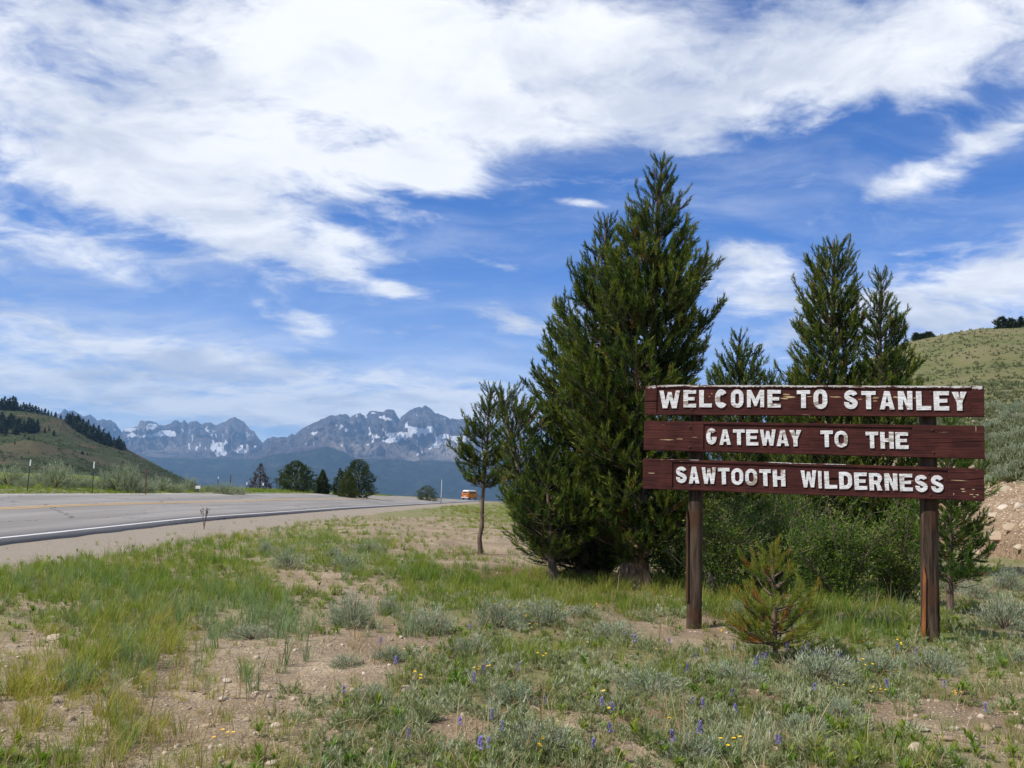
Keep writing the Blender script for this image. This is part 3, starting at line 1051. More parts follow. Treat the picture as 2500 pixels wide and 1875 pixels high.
def pine(label, px, py, depth, tip, ext, seed=1, nw=30, per=5, shoot=.2, needles=26, dens=1.0, mat='needle', trunk_r=.08, brown=.10, bend=0,
         bark='bark', crown0=None, group=None, name='pine_tree', cat='pine tree', twigk=1.0, up=1.0, bare_low=True, base_z=None, width=.055, chewed=False):
    """ext: list of (photo row, left column, right column) of the crown outline"""
    rng = np.random.default_rng(seed)
    base = unproj(px, py, depth)
    bx, by = base[0], base[1]
    bz = float(top_z(bx, by)) if base_z is None else base_z
    tp = unproj(tip[0], tip[1], depth)
    tp[2] -= shoot * .75
    H = tp[2] - bz
    def axis(z):
        t = np.clip((z - bz) / H, 0, 1.0)
        return bx + (tp[0] - bx) * t + bend * np.sin(t * math.pi), by + 0.0 * t
    k_ = depth / FPX
    rows = []
    for (r_, l_, g_) in ext:
        mid = unproj((l_ + g_) / 2, r_, depth)
        ax, _ = axis(mid[2])
        xl = unproj(l_, r_, depth)[0]; xr = unproj(g_, r_, depth)[0]
        rows.append((mid[2], ax - xl, xr - ax))
    rows.sort()
    zr = np.array([q[0] for q in rows] + [tp[2]]); rl = np.array([q[1] for q in rows] + [.02]); rr_ = np.array([q[2] for q in rows] + [.02])
    z0 = zr[0]
    root = tag(empty(name, (bx, by, bz)), label, cat, group)
    wood = Bag()
    zs = np.linspace(bz - .15, tp[2] - .02, 16)
    ax, ay = axis(zs)
    wob = rng.normal(size=16) * .012 * H / 4
    tr = trunk_r * (1 - np.clip((zs - bz) / H, 0, 1)) ** .8 + .008
    tr[0] *= 1.35; tr[1] *= 1.1
    P = np.stack([ax + wob - bx, ay - by + wob[::-1], zs - bz], -1)
    wood.tube(P, tr, 9)
    SP, SD, SS, ST = [], [], [], []      # shoots: position, direction, size, tint

    nwh = nw
    for i in range(nwh):
        f = (i + .5 + rng.normal() * .25) / nwh
        zc = z0 + (tp[2] - z0) * min(max(f, 0), .985)
        tloc = (zc - z0) / (tp[2] - z0)
        axx, ayy = axis(zc)
        nb = per if tloc < .85 else max(3, per - 1)
        a0 = rng.random() * 6.28
        for j in range(nb):
            azb = a0 + j * 2 * math.pi / nb + rng.normal() * .25
            cx_, cy_ = math.cos(azb), math.sin(azb)
            rL = np.interp(zc, zr, rl); rR = np.interp(zc, zr, rr_)
            Rad = (rR if cx_ > 0 else rL) * abs(cx_) + .5 * (rL + rR) * abs(cy_)
            Rad = max(Rad - shoot * .35, .05) * (.52 + .50 * rng.random() ** 1.1)
            sk = min(1.0, .42 + Rad * 1.3)
            e0 = R(6 + 46 * tloc ** 1.4) * up + rng.normal() * .12
            rise = Rad * math.tan(min(e0, 1.25))
            curl = Rad * (.16 + .20 * rng.random()) * up
            zst = zc - rise * .85 - curl * .8 - shoot * .3
            zst = max(zst, bz + .12)
            sx_, sy_ = axis(zst)
            n_ = 6
            tt = np.linspace(0, 1, n_)
            hor = Rad * tt
            vz = rise * tt + curl * tt ** 2.2
            jit = rng.normal(size=2) * .06 * Rad
            BP = np.stack([sx_ - bx + cx_ * hor + jit[0] * tt * (1 - tt) * 4, sy_ - by + cy_ * hor + jit[1] * tt * (1 - tt) * 4, zst - bz + vz], -1)
            wood.tube(BP, np.linspace(max(.010, Rad * .014), .004, n_), 4, False)
            L = np.linalg.norm(np.diff(BP, axis=0), axis=1).sum()
            tgl = np.interp
            # side twigs, each one a foxtail of needle shoots, tint painted sunlit at the tip, shaded at the root
            twigs = [(BP[int(n_ * .45)], BP[-1], .45)]
            nt = int(max(2, L / (shoot * .72)) * twigk)
            for q in range(nt):
                t = .06 + .92 * (q + rng.random()) / nt
                p = np.array([tgl(t, tt, BP[:, c_]) for c_ in range(3)])
                fw = np.array([cx_, cy_, .25 + .5 * t])
                side = np.array([-cy_, cx_, 0]) * (1 if q % 2 else -1)
                tl = (L * .40 * (1 - t) + shoot * 1.1) * (.55 + .8 * rng.random())
                dv = fw * .65 + side * .85 * (1 - .5 * tloc ** 2) + np.array([0, 0, rng.normal() * .25 + .6 * tloc ** 2])
                dv /= np.linalg.norm(dv)
                q2 = p + dv * tl + np.array([0, 0, tl * .16])
                if tl > .22: wood.tube(np.stack([p, (p + q2) / 2 + [0, 0, -.03 * tl], q2]), [.006, .005, .003], 3, False)
                twigs.append((p, q2, t))
            for (p, q2, t) in twigs:
                d = q2 - p; tl = np.linalg.norm(d); d = d / (tl + 1e-9)
                st_ = shoot * sk
                ns = max(1, int(round(dens * tl / (st_ * .50))))
                tone = rng.normal() * .10
                isb = rng.random() < brown * .7
                for q in range(ns):
                    f_ = (q + .6) / ns
                    if f_ < .22 and ns > 3 and t > .2: continue
                    dd = d + np.array([0, 0, .08 + .38 * f_ * f_]) + rng.normal(size=3) * .18
                    SP.append(p + d * tl * f_ * .9 + [0, 0, tl * .08 * f_ * f_]); SD.append(dd)
                    SS.append(st_ * (.85 + .35 * rng.random()))
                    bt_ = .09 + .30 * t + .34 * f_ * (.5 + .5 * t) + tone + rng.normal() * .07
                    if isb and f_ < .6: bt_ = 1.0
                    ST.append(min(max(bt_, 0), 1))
                # upright candle at the tip
                if rng.random() < .6:
                    SP.append(q2 + rng.normal(size=3) * .01); SD.append(d * .25 + np.array([0, 0, 1.0]) + rng.normal(size=3) * .12)
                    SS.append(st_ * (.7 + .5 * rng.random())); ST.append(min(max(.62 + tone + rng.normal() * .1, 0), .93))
    # leader
    for i in range(26):
        zc = tp[2] - shoot * .15 - (i / 26) * (.16 * H)
        axx, ayy = axis(zc)
        SP.append(np.array([axx - bx, ayy - by, zc - bz - shoot * .35])); SD.append(np.array([rng.normal() * (.08 + .02 * i), rng.normal() * (.08 + .02 * i), 1]))
        SS.append(shoot * (.60 + .018 * i)); ST.append(.5 + rng.normal() * .1)
    # bare dead twigs low on the trunk
    if bare_low:
        for i in range(int(10 + 6 * (z0 - bz))):
            zc = bz + .25 + rng.random() * max(z0 - bz + .5, .4)
            axx, ayy = axis(zc)
            azb = rng.random() * 6.28
            L = (.25 + .5 * rng.random()) * min(1, trunk_r / .06)
            d = np.array([math.cos(azb), math.sin(azb), rng.normal() * .25])
            p = np.array([axx - bx, ayy - by, zc - bz])
            wood.tube(np.stack([p, p + d * L * .5, p + d * L + [0, 0, .07 * rng.normal() + .05]]), [.008, .006, .003], 3, False)
    SP = np.array(SP); SD = np.array(SD); SS = np.array(SS); ST = np.array(ST)
    tmpl = [shoot_template(needles, rng, width) for _ in range(3)]
    Rm = rot_to(SD, rng)
    Vs, Ts = [], []
    pick = rng.integers(0, 3, len(SP))
    for q in range(3):
        k2 = pick == q
        Vs.append(stamp(tmpl[q], SP[k2], Rm[k2], SS[k2]))
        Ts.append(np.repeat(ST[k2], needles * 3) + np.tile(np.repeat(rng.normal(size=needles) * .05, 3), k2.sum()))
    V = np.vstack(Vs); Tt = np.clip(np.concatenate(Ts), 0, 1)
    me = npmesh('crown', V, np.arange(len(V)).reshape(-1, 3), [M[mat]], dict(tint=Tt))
    link(bpy.data.objects.new('crown', me), root)
    tk = wood.build('trunk', M[bark], root, True)
    if chewed:
        c_ = Bag()
        zz_ = np.linspace(0, .78, 7)
        axx, ayy = axis(bz + zz_)
        lob = trunk_r * np.array([1.95, 1.6, 1.42, 1.32, 1.22, 1.15, 1.06])
        c_.tube(np.stack([axx - bx, ayy - by - .01, zz_ - .06], -1), lob, 11)
        for a_ in (.3, 1.3, 2.4, 3.4, 4.6, 5.5):
            zz2 = np.linspace(.42, -.1, 5)
            rr2 = np.linspace(trunk_r * .7, trunk_r * 2.1, 5)
            c_.tube(np.stack([math.cos(a_) * rr2 + (axx[0] - bx), math.sin(a_) * rr2, zz2], -1), np.linspace(trunk_r * .45, trunk_r * .62, 5), 6)
        c_.build('bark', M['bark_chewed'], root, True)
    return root, len(SP)


PINES = []
pine('tallest lodgepole pine, its gnarled chewed trunk rising left of the wooden sign', 1548, 1432, 14.3, (1618, 372),
     [(1335, 1430, 1680), (1270, 1400, 1700), (1200, 1370, 1720), (1050, 1370, 1735), (950, 1380, 1722), (870, 1400, 1735), (800, 1420, 1738), (730, 1440, 1742), (660, 1480, 1735), (620, 1520, 1690), (560, 1536, 1668), (500, 1560, 1662), (460, 1575, 1640), (420, 1592, 1636)],
     seed=3, nw=37, per=6, shoot=.165, needles=20, width=.085, trunk_r=.155, brown=.07, chewed=True, dens=1.1)
pine('pine with a thin pointed top, just left of the tallest pine', 1440, 1405, 15.2, (1483, 506),
     [(1385, 1290, 1500), (1300, 1262, 1530), (1210, 1225, 1530), (1120, 1262, 1540), (1040, 1268, 1540), (960, 1250, 1530), (890, 1320, 1540), (850, 1335, 1540), (780, 1345, 1545), (720, 1392, 1530), (660, 1420, 1520), (600, 1445, 1512), (550, 1462, 1500)],
     seed=8, nw=33, per=6, shoot=.16, width=.085, needles=20, trunk_r=.10, brown=.12, dens=.95)
pine('leaning pine sapling reaching out to the left of the tall pine clump', 1362, 1392, 14.6, (1222, 930),
     [(1290, 1290, 1440), (1240, 1250, 1420), (1180, 1235, 1400), (1120, 1240, 1370), (1050, 1225, 1340), (1000, 1215, 1310), (960, 1212, 1265)],
     seed=12, nw=17, per=5, shoot=.155, width=.08, needles=20, trunk_r=.05, bend=-.1, brown=.12, dens=1.0, bark='bark_pale')
pine('low bushy pine with drooping boughs at the left foot of the clump', 1350, 1405, 14.0, (1335, 1110),
     [(1360, 1300, 1400), (1320, 1262, 1420), (1270, 1235, 1430), (1220, 1235, 1410), (1170, 1285, 1390)],
     seed=15, nw=11, per=6, shoot=.155, width=.08, needles=20, trunk_r=.05, brown=.10, dens=.9, up=.6)
pine('small solitary pine with a bare lower trunk beside the gravel shoulder', 1170, 1352, 19.8, (1199, 932),
     [(1186, 1148, 1222), (1162, 1124, 1240), (1110, 1122, 1240), (1070, 1128, 1222), (1020, 1150, 1216), (985, 1178, 1212), (955, 1192, 1207)],
     seed=21, nw=15, per=5, shoot=.17, needles=20, trunk_r=.042, brown=.10, dens=.85, width=.09)
pine('short dark pine whose top shows over the middle of the sign', 1800, 1400, 23., (1806, 802),
     [(1300, 1700, 1900), (1150, 1700, 1905), (1000, 1712, 1895), (940, 1728, 1878), (900, 1745, 1862), (860, 1765, 1835)],
     seed=25, nw=24, per=5, shoot=.21, needles=16, trunk_r=.09, mat='needle', width=.10)
pine('tall pine behind the sign with its trunk showing above the top board', 2030, 1390, 18.8, (2036, 568),
     [(1350, 1900, 2150), (1200, 1900, 2140), (1050, 1905, 2125), (940, 1912, 2110), (860, 1930, 2092), (800, 1945, 2090), (740, 1960, 2094), (680, 1976, 2080), (640, 1982, 2070), (600, 2016, 2056)],
     seed=31, nw=30, per=6, shoot=.19, needles=18, trunk_r=.11, brown=.08, dens=1.0, width=.095)
pine('bright green pine at the right of the pair behind the sign', 2150, 1400, 18.2, (2149, 650),
     [(1350, 2070, 2270), (1200, 2070, 2262), (1050, 2075, 2250), (960, 2085, 2240), (900, 2098, 2226), (850, 2104, 2205), (790, 2116, 2198), (740, 2126, 2186), (700, 2134, 2166)],
     seed=36, nw=28, per=6, shoot=.185, needles=18, trunk_r=.09, brown=.05, dens=1.0, width=.095)
pine('young pine spreading behind the right post of the sign', 2318, 1425, 12.4, (2318, 1005),
     [(1416, 2285, 2370), (1390, 2275, 2400), (1340, 2270, 2400), (1290, 2260, 2425), (1240, 2262, 2380), (1200, 2262, 2420), (1150, 2275, 2370), (1080, 2285, 2385)],
     seed=41, nw=15, per=6, shoot=.15, width=.07, needles=24, trunk_r=.04, brown=.05, dens=1.0, mat='needle_young')
pine('knee high pine sapling with orange drying needles in front of the sign', 1893, 1606, 8.7, (1886, 1302),
     [(1590, 1820, 1990), (1560, 1800, 2030), (1520, 1800, 2010), (1480, 1815, 1990), (1440, 1812, 1960), (1400, 1825, 1945), (1370, 1845, 1915), (1335, 1868, 1905)],
     seed=45, nw=8, per=5, shoot=.13, needles=50, trunk_r=.017, mat='needle_dry', brown=.30, dens=1.0, twigk=.7, width=.036, up=.8, bare_low=False)
for i, (tx, ty, dp, hw) in enumerate([(1885, 904, 40, 16), (1907, 920, 42, 12), (1936, 902, 41, 17), (1962, 918, 43, 18)]):
    pine(['thin pine tip poking above the sign, leftmost of a small row', 'lowest of the thin pine tips above the middle of the sign',
          'taller thin pine tip above the sign between two bigger pines', 'short pine tip touching the big pine behind the sign'][i],
         tx + (3, -4, 5, -3)[i], 1330, dp, (tx, ty), [(1250, tx - 2.6 * hw, tx + 2.6 * hw), (1000, tx - 1.7 * hw, tx + 1.7 * hw), (940, tx - hw * .8, tx + hw * .8)],
         seed=50 + i, nw=16, per=5, shoot=.36, needles=12, trunk_r=.1, width=.09, group='thin pine tips behind the sign', bare_low=False)


# ---- small far trees: a soup of little foliage faces round a trunk
def far_tree(name, label, cat, loc, H, profile, seed, n=500, leaf=.25, mat='needle_far', trunk=.12, group=None, flat=.5, trunkmat='bark', updir=.6, tint=.5, xs=1.0, lean=0):
    rng = np.random.default_rng(seed)
    root = tag(empty(name, loc), label, cat, group)
    t = rng.random(n * 3)
    pr = np.array(profile, float)
    rad = np.interp(t, pr[:, 0], pr[:, 1])
    keep = rng.random(len(t)) < (rad / rad.max()) ** 1.2 + .05
    t = t[keep][:n]; rad = rad[keep][:n]
    a = rng.random(len(t)) * 6.28
    lump = 1 + .55 * perlin(a * 1.3 + seed, t * 4, seed) + .45 * perlin(a * 3 + seed, t * 10, seed + 3)
    rr_ = rad * lump * np.sqrt(.25 + .75 * rng.random(len(t)))
    C = np.stack([np.cos(a) * rr_ * xs + lean * t * H, np.sin(a) * rr_, t * H], -1)
    D = np.stack([np.cos(a), np.sin(a), np.full(len(t), updir)], -1) + rng.normal(size=(len(t), 3)) * .45
    Rm = rot_to(D, rng)
    tri = np.array([[-.5, 0, -.4], [.5, 0, -.4], [0, 0.1, .9], [0, -.5, -.3], [0, .5, -.3], [.1, 0, .8]]) * [flat, flat, 1]
    V = stamp(tri, C, Rm, leaf * (.6 + .8 * rng.random(len(t))))
    tn = np.clip(tint + .25 * (lump - 1) * 2 + rng.normal(size=len(t)) * .18, 0, 1)
    me = npmesh('crown', V, np.arange(len(V)).reshape(-1, 3), [M[mat]], dict(tint=np.repeat(tn, 6)))
    cr = link(bpy.data.objects.new('crown', me), root)
    w = Bag()
    zz_ = np.linspace(-.3, H * .92, 6)
    w.tube(np.stack([lean * zz_, 0 * zz_, zz_], -1), np.linspace(trunk, trunk * .15, 6), 6)
    for i in range(10):
        tb = .15 + .7 * rng.random(); ab = rng.random() * 6.28
        rb = np.interp(tb, pr[:, 0], pr[:, 1]) * .8
        w.tube([[lean * tb * H, 0, tb * H - rb * .3], [math.cos(ab) * rb * xs + lean * tb * H, math.sin(ab) * rb, tb * H + rb * .1]], [trunk * .3, trunk * .1], 4)
    tk = w.build('trunk', M[trunkmat], root)
    return root, [cr, tk]


CONE = [(0.02, .05), (.08, .30), (.2, .27), (.5, .17), (.8, .08), (1, .01)]


def prof(sc, P): return [(a, b * sc) for a, b in P]


def place_far(px, py_base, depth):
    p = unproj(px, py_base, depth)
    p[2] = float(top_z(p[0], p[1])) - .05
    return p


M['dead'] = leaf_mat('bare_brown_twigs', [(0, (.055, .035, .032)), (1, (.15, .10, .09))], .1)
M['juniper'] = leaf_mat('dark_green_far_foliage', [(0, (.016, .034, .010)), (.5, (.055, .085, .024)), (1, (.12, .14, .04))], .25)
DOME = [(0, .45), (.06, .85), (.18, 1.0), (.4, .95), (.6, .8), (.8, .55), (.93, .28), (1, .05)]


def roadside(name, label, cat, l, r_, top, base, depth, prof_, seed, n, leaf, mat, **kw):
    p = place_far((l + r_) / 2, base, depth)
    zt = unproj((l + r_) / 2, top, depth)[2]
    H = zt - p[2]
    w = (r_ - l) / 2 * depth / FPX
    return far_tree(name, label, cat, p, H, prof(w, prof_), seed, n, leaf, mat, **kw)


roadside('dead_tree', 'bare purplish brown dead tree beyond the highway', 'dead tree', 606, 662, 1131, 1188, 95, [(0, .3), (.12, .9), (.3, .95), (.6, .55), (.85, .25), (1, .04)], 5, 900, .20, 'dead', trunk=.12, trunkmat='deadtwig', flat=.25, updir=1.0)
roadside('conifer', 'broad round dark conifer, widest of the group across the road', 'conifer', 674, 768, 1124, 1199, 92, DOME, 6, 4200, .16, 'juniper', flat=.4, updir=1.2, group='conifers across the road')
roadside('conifer', 'small cone shaped conifer between the two big ones across the road', 'conifer', 765, 806, 1147, 1200, 94, [(0, .9), (.3, .95), (.6, .66), (.85, .3), (1, .05)], 7, 2400, .15, 'juniper', flat=.4, updir=1.2, group='conifers across the road')
roadside('conifer', 'thin spiky conifer leaning on the left side of the tall one', 'conifer', 806, 850, 1142, 1201, 94, [(0, .8), (.25, .95), (.5, .6), (.8, .3), (1, .04)], 9, 1500, .16, 'juniper', flat=.35, updir=1.0, group='conifers across the road', tint=.35)
roadside('conifer', 'bright green low conifer in front of the tall rounded one', 'conifer', 826, 872, 1150, 1202, 90, [(0, .9), (.3, 1.0), (.6, .8), (.85, .4), (1, .05)], 10, 2200, .15, 'juniper', flat=.4, updir=1.2, group='conifers across the road', tint=.75)
roadside('conifer', 'tallest ragged topped conifer at the right end of the group across the road', 'conifer', 838, 916, 1121, 1202, 96, [(0, .3), (.1, .75), (.3, 1.0), (.55, .92), (.8, .7), (.93, .45), (1, .2)], 11, 4200, .17, 'juniper', flat=.4, updir=.6, group='conifers across the road', lean=-.06)
roadside('bush', 'round green bush at the end of the verge across the road', 'bush', 1016, 1070, 1185, 1211, 130, DOME, 12, 1300, .18, 'juniper', flat=.35, updir=1.2, tint=.7)


# ---- conifers along the left hill
HILLTREES = []
_rng = np.random.default_rng(77)
_lt = [(x, np.interp(x, _sx, _sy) + 1, h) for x, h in
       [(2, 30), (9, 34), (16, 28), (22, 33), (29, 36), (35, 34), (41, 22), (49, 18), (56, 22), (63, 20), (71, 24), (78, 19), (86, 20), (93, 17), (101, 15), (109, 18), (117, 14), (125, 13),
        (135, 14), (148, 12)]]
_lt += [(x, np.interp(x, _sx, _sy) + dy, h) for x, dy, h in
        [(163, 2, 22), (169, 6, 30), (175, 2, 30), (182, 10, 32), (188, 4, 34), (194, 13, 34), (201, 7, 32), (207, 14, 34), (213, 7, 34), (220, 16, 34), (226, 9, 34), (232, 16, 32), (238, 8, 34), (245, 15, 30), (251, 8, 32),
         (257, 13, 28), (264, 7, 30), (270, 12, 24), (277, 7, 22), (284, 10, 24), (289, 5, 28), (295, 9, 26), (301, 6, 22)]]
for i in range(46):
    x = _rng.uniform(-6, 92)
    _lt.append((x, 1034 + _rng.uniform(0, 30) * (1 - x / 140) + x * .16, 20 + _rng.uniform(0, 12)))
_lt += [(109, 1057, 14), (131, 1065, 16), (120, 1052, 9), (70, 1074, 9), (83, 1076, 8), (201, 1110, 11), (213, 1112, 8), (320, 1123, 7), (178, 1098, 5), (330, 1160, 10), (315, 1152, 13), (333, 1152, 6), (60, 1066, 8), (36, 1085, 7)]


def lhill_hit(px, py):
    d = ray(px, py)
    ys = np.linspace(500, 1080, 500)
    f = CAMH + d[2] * ys - lhill_z(d[0] * ys, ys)
    i = int(np.argmax(f <= 0))
    if f[i] > 0: i = 490
    return np.array([d[0] * ys[i], ys[i], float(lhill_z(d[0] * ys[i], ys[i]))])


_p0 = [far_tree('conifer', 'dark conifer growing on the slope of the left hill', 'conifer', (0, 0, -50), 10, prof(1, [(0.02, .4), (.08, 2.6), (.25, 2.3), (.5, 1.6), (.8, .75), (1, .06)]), 100 + q, 170, 1.3, 'needle_far',
                trunk=.22, group='conifers on the left hill', flat=.7, updir=-.1) for q in range(3)]
_used = [False] * 3
ORD = ('first second third fourth fifth sixth seventh eighth ninth tenth eleventh twelfth thirteenth fourteenth fifteenth sixteenth seventeenth '
       'eighteenth nineteenth twentieth twenty-first twenty-second twenty-third').split()
LONE = ['upright one right of the dense patch', 'slender one farther right of the dense patch', 'tiny one between the two beside the dense patch', 'small one under the dense patch', 'smaller neighbour under the dense patch', 'round one in mid slope',
        'small companion of the one in mid slope', 'one close to the hill edge low down', 'tiny one above the middle of the slope', 'one near the hill foot beside the third post', 'larger one near the hill foot', 'tiniest one near the hill foot',
        'one above the first fence post', 'lowest one near the left edge']
for i, (x, y_, h) in enumerate(_lt):
    p = lhill_hit(x, y_)
    sc = h * p[1] / FPX / 10.0
    q = i % 3
    w_ = _rng.uniform(.85, 1.25)
    if not _used[q]:
        o = _p0[q][0]; _used[q] = True
    else:
        o = copy_thing(_p0[q][0], _p0[q][1])
    o.location = (p[0], p[1], p[2] - .3)
    o.scale = (sc * w_, sc * w_, sc)
    o.rotation_euler = (0, 0, _rng.uniform(0, 6.28))
    if i < 20: o['label'] = 'dark conifer on the left hill skyline, %s from the edge of the view' % ORD[i]; o['group'] = 'conifers along the left skyline'
    elif i < 43: o['label'] = 'conifer in the band down the hill shoulder, %s from its upper end' % ORD[i - 20]; o['group'] = 'conifers down the hill shoulder'
    elif i < 89: o['label'] = 'dark conifer in the dense patch near the left edge'; o['group'] = 'conifers in the dense hillside patch'
    else: o['label'] = 'lone conifer on the left hill, ' + LONE[(i - 89) % 14]; o['group'] = 'lone conifers on the left hill'

# ---- trees on the right hill crest
for i, (l, r_, tp_, bs) in enumerate([(2432, 2461, 769, 799), (2458, 2481, 773, 798), (2485, 2500, 770, 798), (2229, 2246, 812, 832), (2243, 2262, 814, 828), (2258, 2278, 810, 826)]):
    x = (l + r_) / 2
    depth = 187.0
    p = unproj(x, bs, depth); p[2] = float(hill_z(p[0], p[1])) - .3
    H = (bs - tp_) * depth / FPX * 1.12
    far_tree('conifer', ['left and widest conifer of the pair on the right hill crest', 'right conifer of the pair on the right hill crest', 'narrow conifer on the crest at the right edge of the view',
                         'leftmost dark shrubby conifer low on the hill crest', 'middle dark shrubby conifer low on the hill crest', 'rightmost dark shrubby conifer low on the hill crest'][i], 'conifer',
             p, H, prof((r_ - l) / 2 * depth / FPX * 1.15, DOME if i != 2 else [(0, .8), (.4, .8), (.8, .4), (1, .05)]), 200 + i, 420, .5, 'needle_far', trunk=.15, flat=.5, updir=.5, group='conifers on the right hill crest')


# ------------------------------------------------------------------ willow shrubs behind the sign
def leafy_shrub(label, px, py, depth, w, top, seed, n=9000, mat='willow', name='willow_shrub', cat='shrub', leaf=.042, group='leafy shrubs behind the sign', dk=.6):
    rng = np.random.default_rng(seed)
    p = unproj(px, py, depth); p[2] = float(top_z(p[0], p[1]))
    H = unproj(px, top, depth)[2] - p[2]
    W = w / 2 * depth / FPX
    root = tag(empty(name, p), label, cat, group)
    stems = Bag()
    C = []; D = []; Tn = []
    nst = 34
    tips = []
    for i in range(nst):
        a = rng.random() * 6.28; rr_ = math.sqrt(rng.random()) * .95
        tx_, ty_ = math.cos(a) * rr_ * W, math.sin(a) * rr_ * W * dk
        tz = H * (1 - .55 * rr_ ** 2.2) * (.72 + .3 * rng.random())
        P = np.stack([np.linspace(tx_ * .12, tx_, 5), np.linspace(ty_ * .12, ty_, 5), tz * np.linspace(0, 1, 5) ** .8], -1)
        stems.tube(P, np.linspace(.014, .004, 5), 4, False)
        for q in range(9):
            t = .15 + .85 * rng.random()
            b = P[0] + (P[-1] - P[0]) * t; b[2] = tz * t ** .8
            d = rng.normal(size=3); d[2] = abs(d[2]) * .6 + .3; d /= np.linalg.norm(d)
            L = (.16 + .25 * rng.random()) * (H / 1.2) ** .5
            stems.tube([b, b + d * L], [.004, .002], 3, False)
            tips.append((b, d, L))
    per = n // len(tips) + 1
    for (b, d, L) in tips:
        tt = rng.random(per)
        C.append(b + d * L * (tt[:, None] * 1.1) + rng.normal(size=(per, 3)) * .035)
        D.append(d[None] * .7 + rng.normal(size=(per, 3)) * .7 + [0, 0, .2])
        Tn.append(np.clip(.45 + rng.normal() * .2 + rng.normal(size=per) * .12, 0, 1))
    C = np.vstack(C); D = np.vstack(D); Tn = np.concatenate(Tn)
    Tn = np.clip(Tn + .35 * fbm(C[:, 0] * 2.2, C[:, 2] * 2.2, 3, seed), 0, 1)
    low_ = rng.random(len(C)) < .34
    C[low_, 2] *= rng.random(low_.sum())
    C[:, 2] = np.maximum(C[:, 2], .03)
    lf = np.array([[-.16, 0, .35], [.16, 0, .35], [0, 0, 1.0], [-.16, 0, .35], [0, .03, 0], [.16, 0, .35]])
    V = stamp(lf, C, rot_to(D, rng), leaf * (.8 + .6 * rng.random(len(C))))
    me = npmesh('foliage', V, np.arange(len(V)).reshape(-1, 3), [M[mat]], dict(tint=np.repeat(Tn, 6)))
    link(bpy.data.objects.new('foliage', me), root)
    stems.build('stem', M['twig'], root)
    return root


leafy_shrub('dark leafy shrub right behind the left post of the sign', 1745, 1435, 13.6, 250, 1200, 1, 10000)
leafy_shrub('tallest bright leafy shrub below the middle of the sign', 1870, 1425, 14.4, 300, 1178, 2, 13000)
leafy_shrub('rounded leafy shrub between the orange sapling and the right post', 2060, 1440, 13.0, 300, 1225, 3, 13000)
leafy_shrub('leafy shrub half hidden behind the lowest board, left of the right post', 2190, 1425, 13.4, 230, 1200, 4, 9000)
leafy_shrub('low shadowed shrub at the foot of the tallest pine', 1650, 1425, 15.6, 230, 1250, 5, 9000)
leafy_shrub('low tangled shrub under the left side of the pine clump', 1460, 1412, 15.8, 240, 1270, 6, 8000)
leafy_shrub('leafy shrub farther back, filling the gap under the short pine', 1960, 1410, 16.5, 380, 1160, 7, 9000)

# ------------------------------------------------------------------ the sign
D_R, D_L = 9.51, 9.51 * 1.115
PL = unproj(1575, 1066, D_L); PR = unproj(2402, 1084, D_R)
axT = np.array([PR[0] - PL[0], PR[1] - PL[1], 0.0]); SLEN = np.linalg.norm(axT); axT /= SLEN
axN = np.array([axT[1], -axT[0], 0.0])          # towards the road user
if axN[1] > 0: axN = -axN
ORG = np.array([PL[0], PL[1], 0.0])


def on_sign(px, py, off=0.0):
    """(t, z) on the face plane of the sign for a photo pixel"""
    d = ray(px, py); o = np.array([0, 0, CAMH])
    q = ORG + axN * off
    k_ = np.dot(q - o, axN) / np.dot(d, axN)
    h_ = o + d * k_
    return float(np.dot(h_ - ORG, axT)), float(h_[2])


sign_rot = math.atan2(axT[1], axT[0])
sign = tag(empty('welcome_sign', (ORG[0], ORG[1], float(ground_z(ORG[0], ORG[1])))),
           'weathered maroon wooden sign with raised white letters on two timber posts', 'sign')
sign.rotation_euler = (0, 0, sign_rot)
SZ = sign.location.z
# sign-local frame: x along the boards, -y towards the viewer, z up


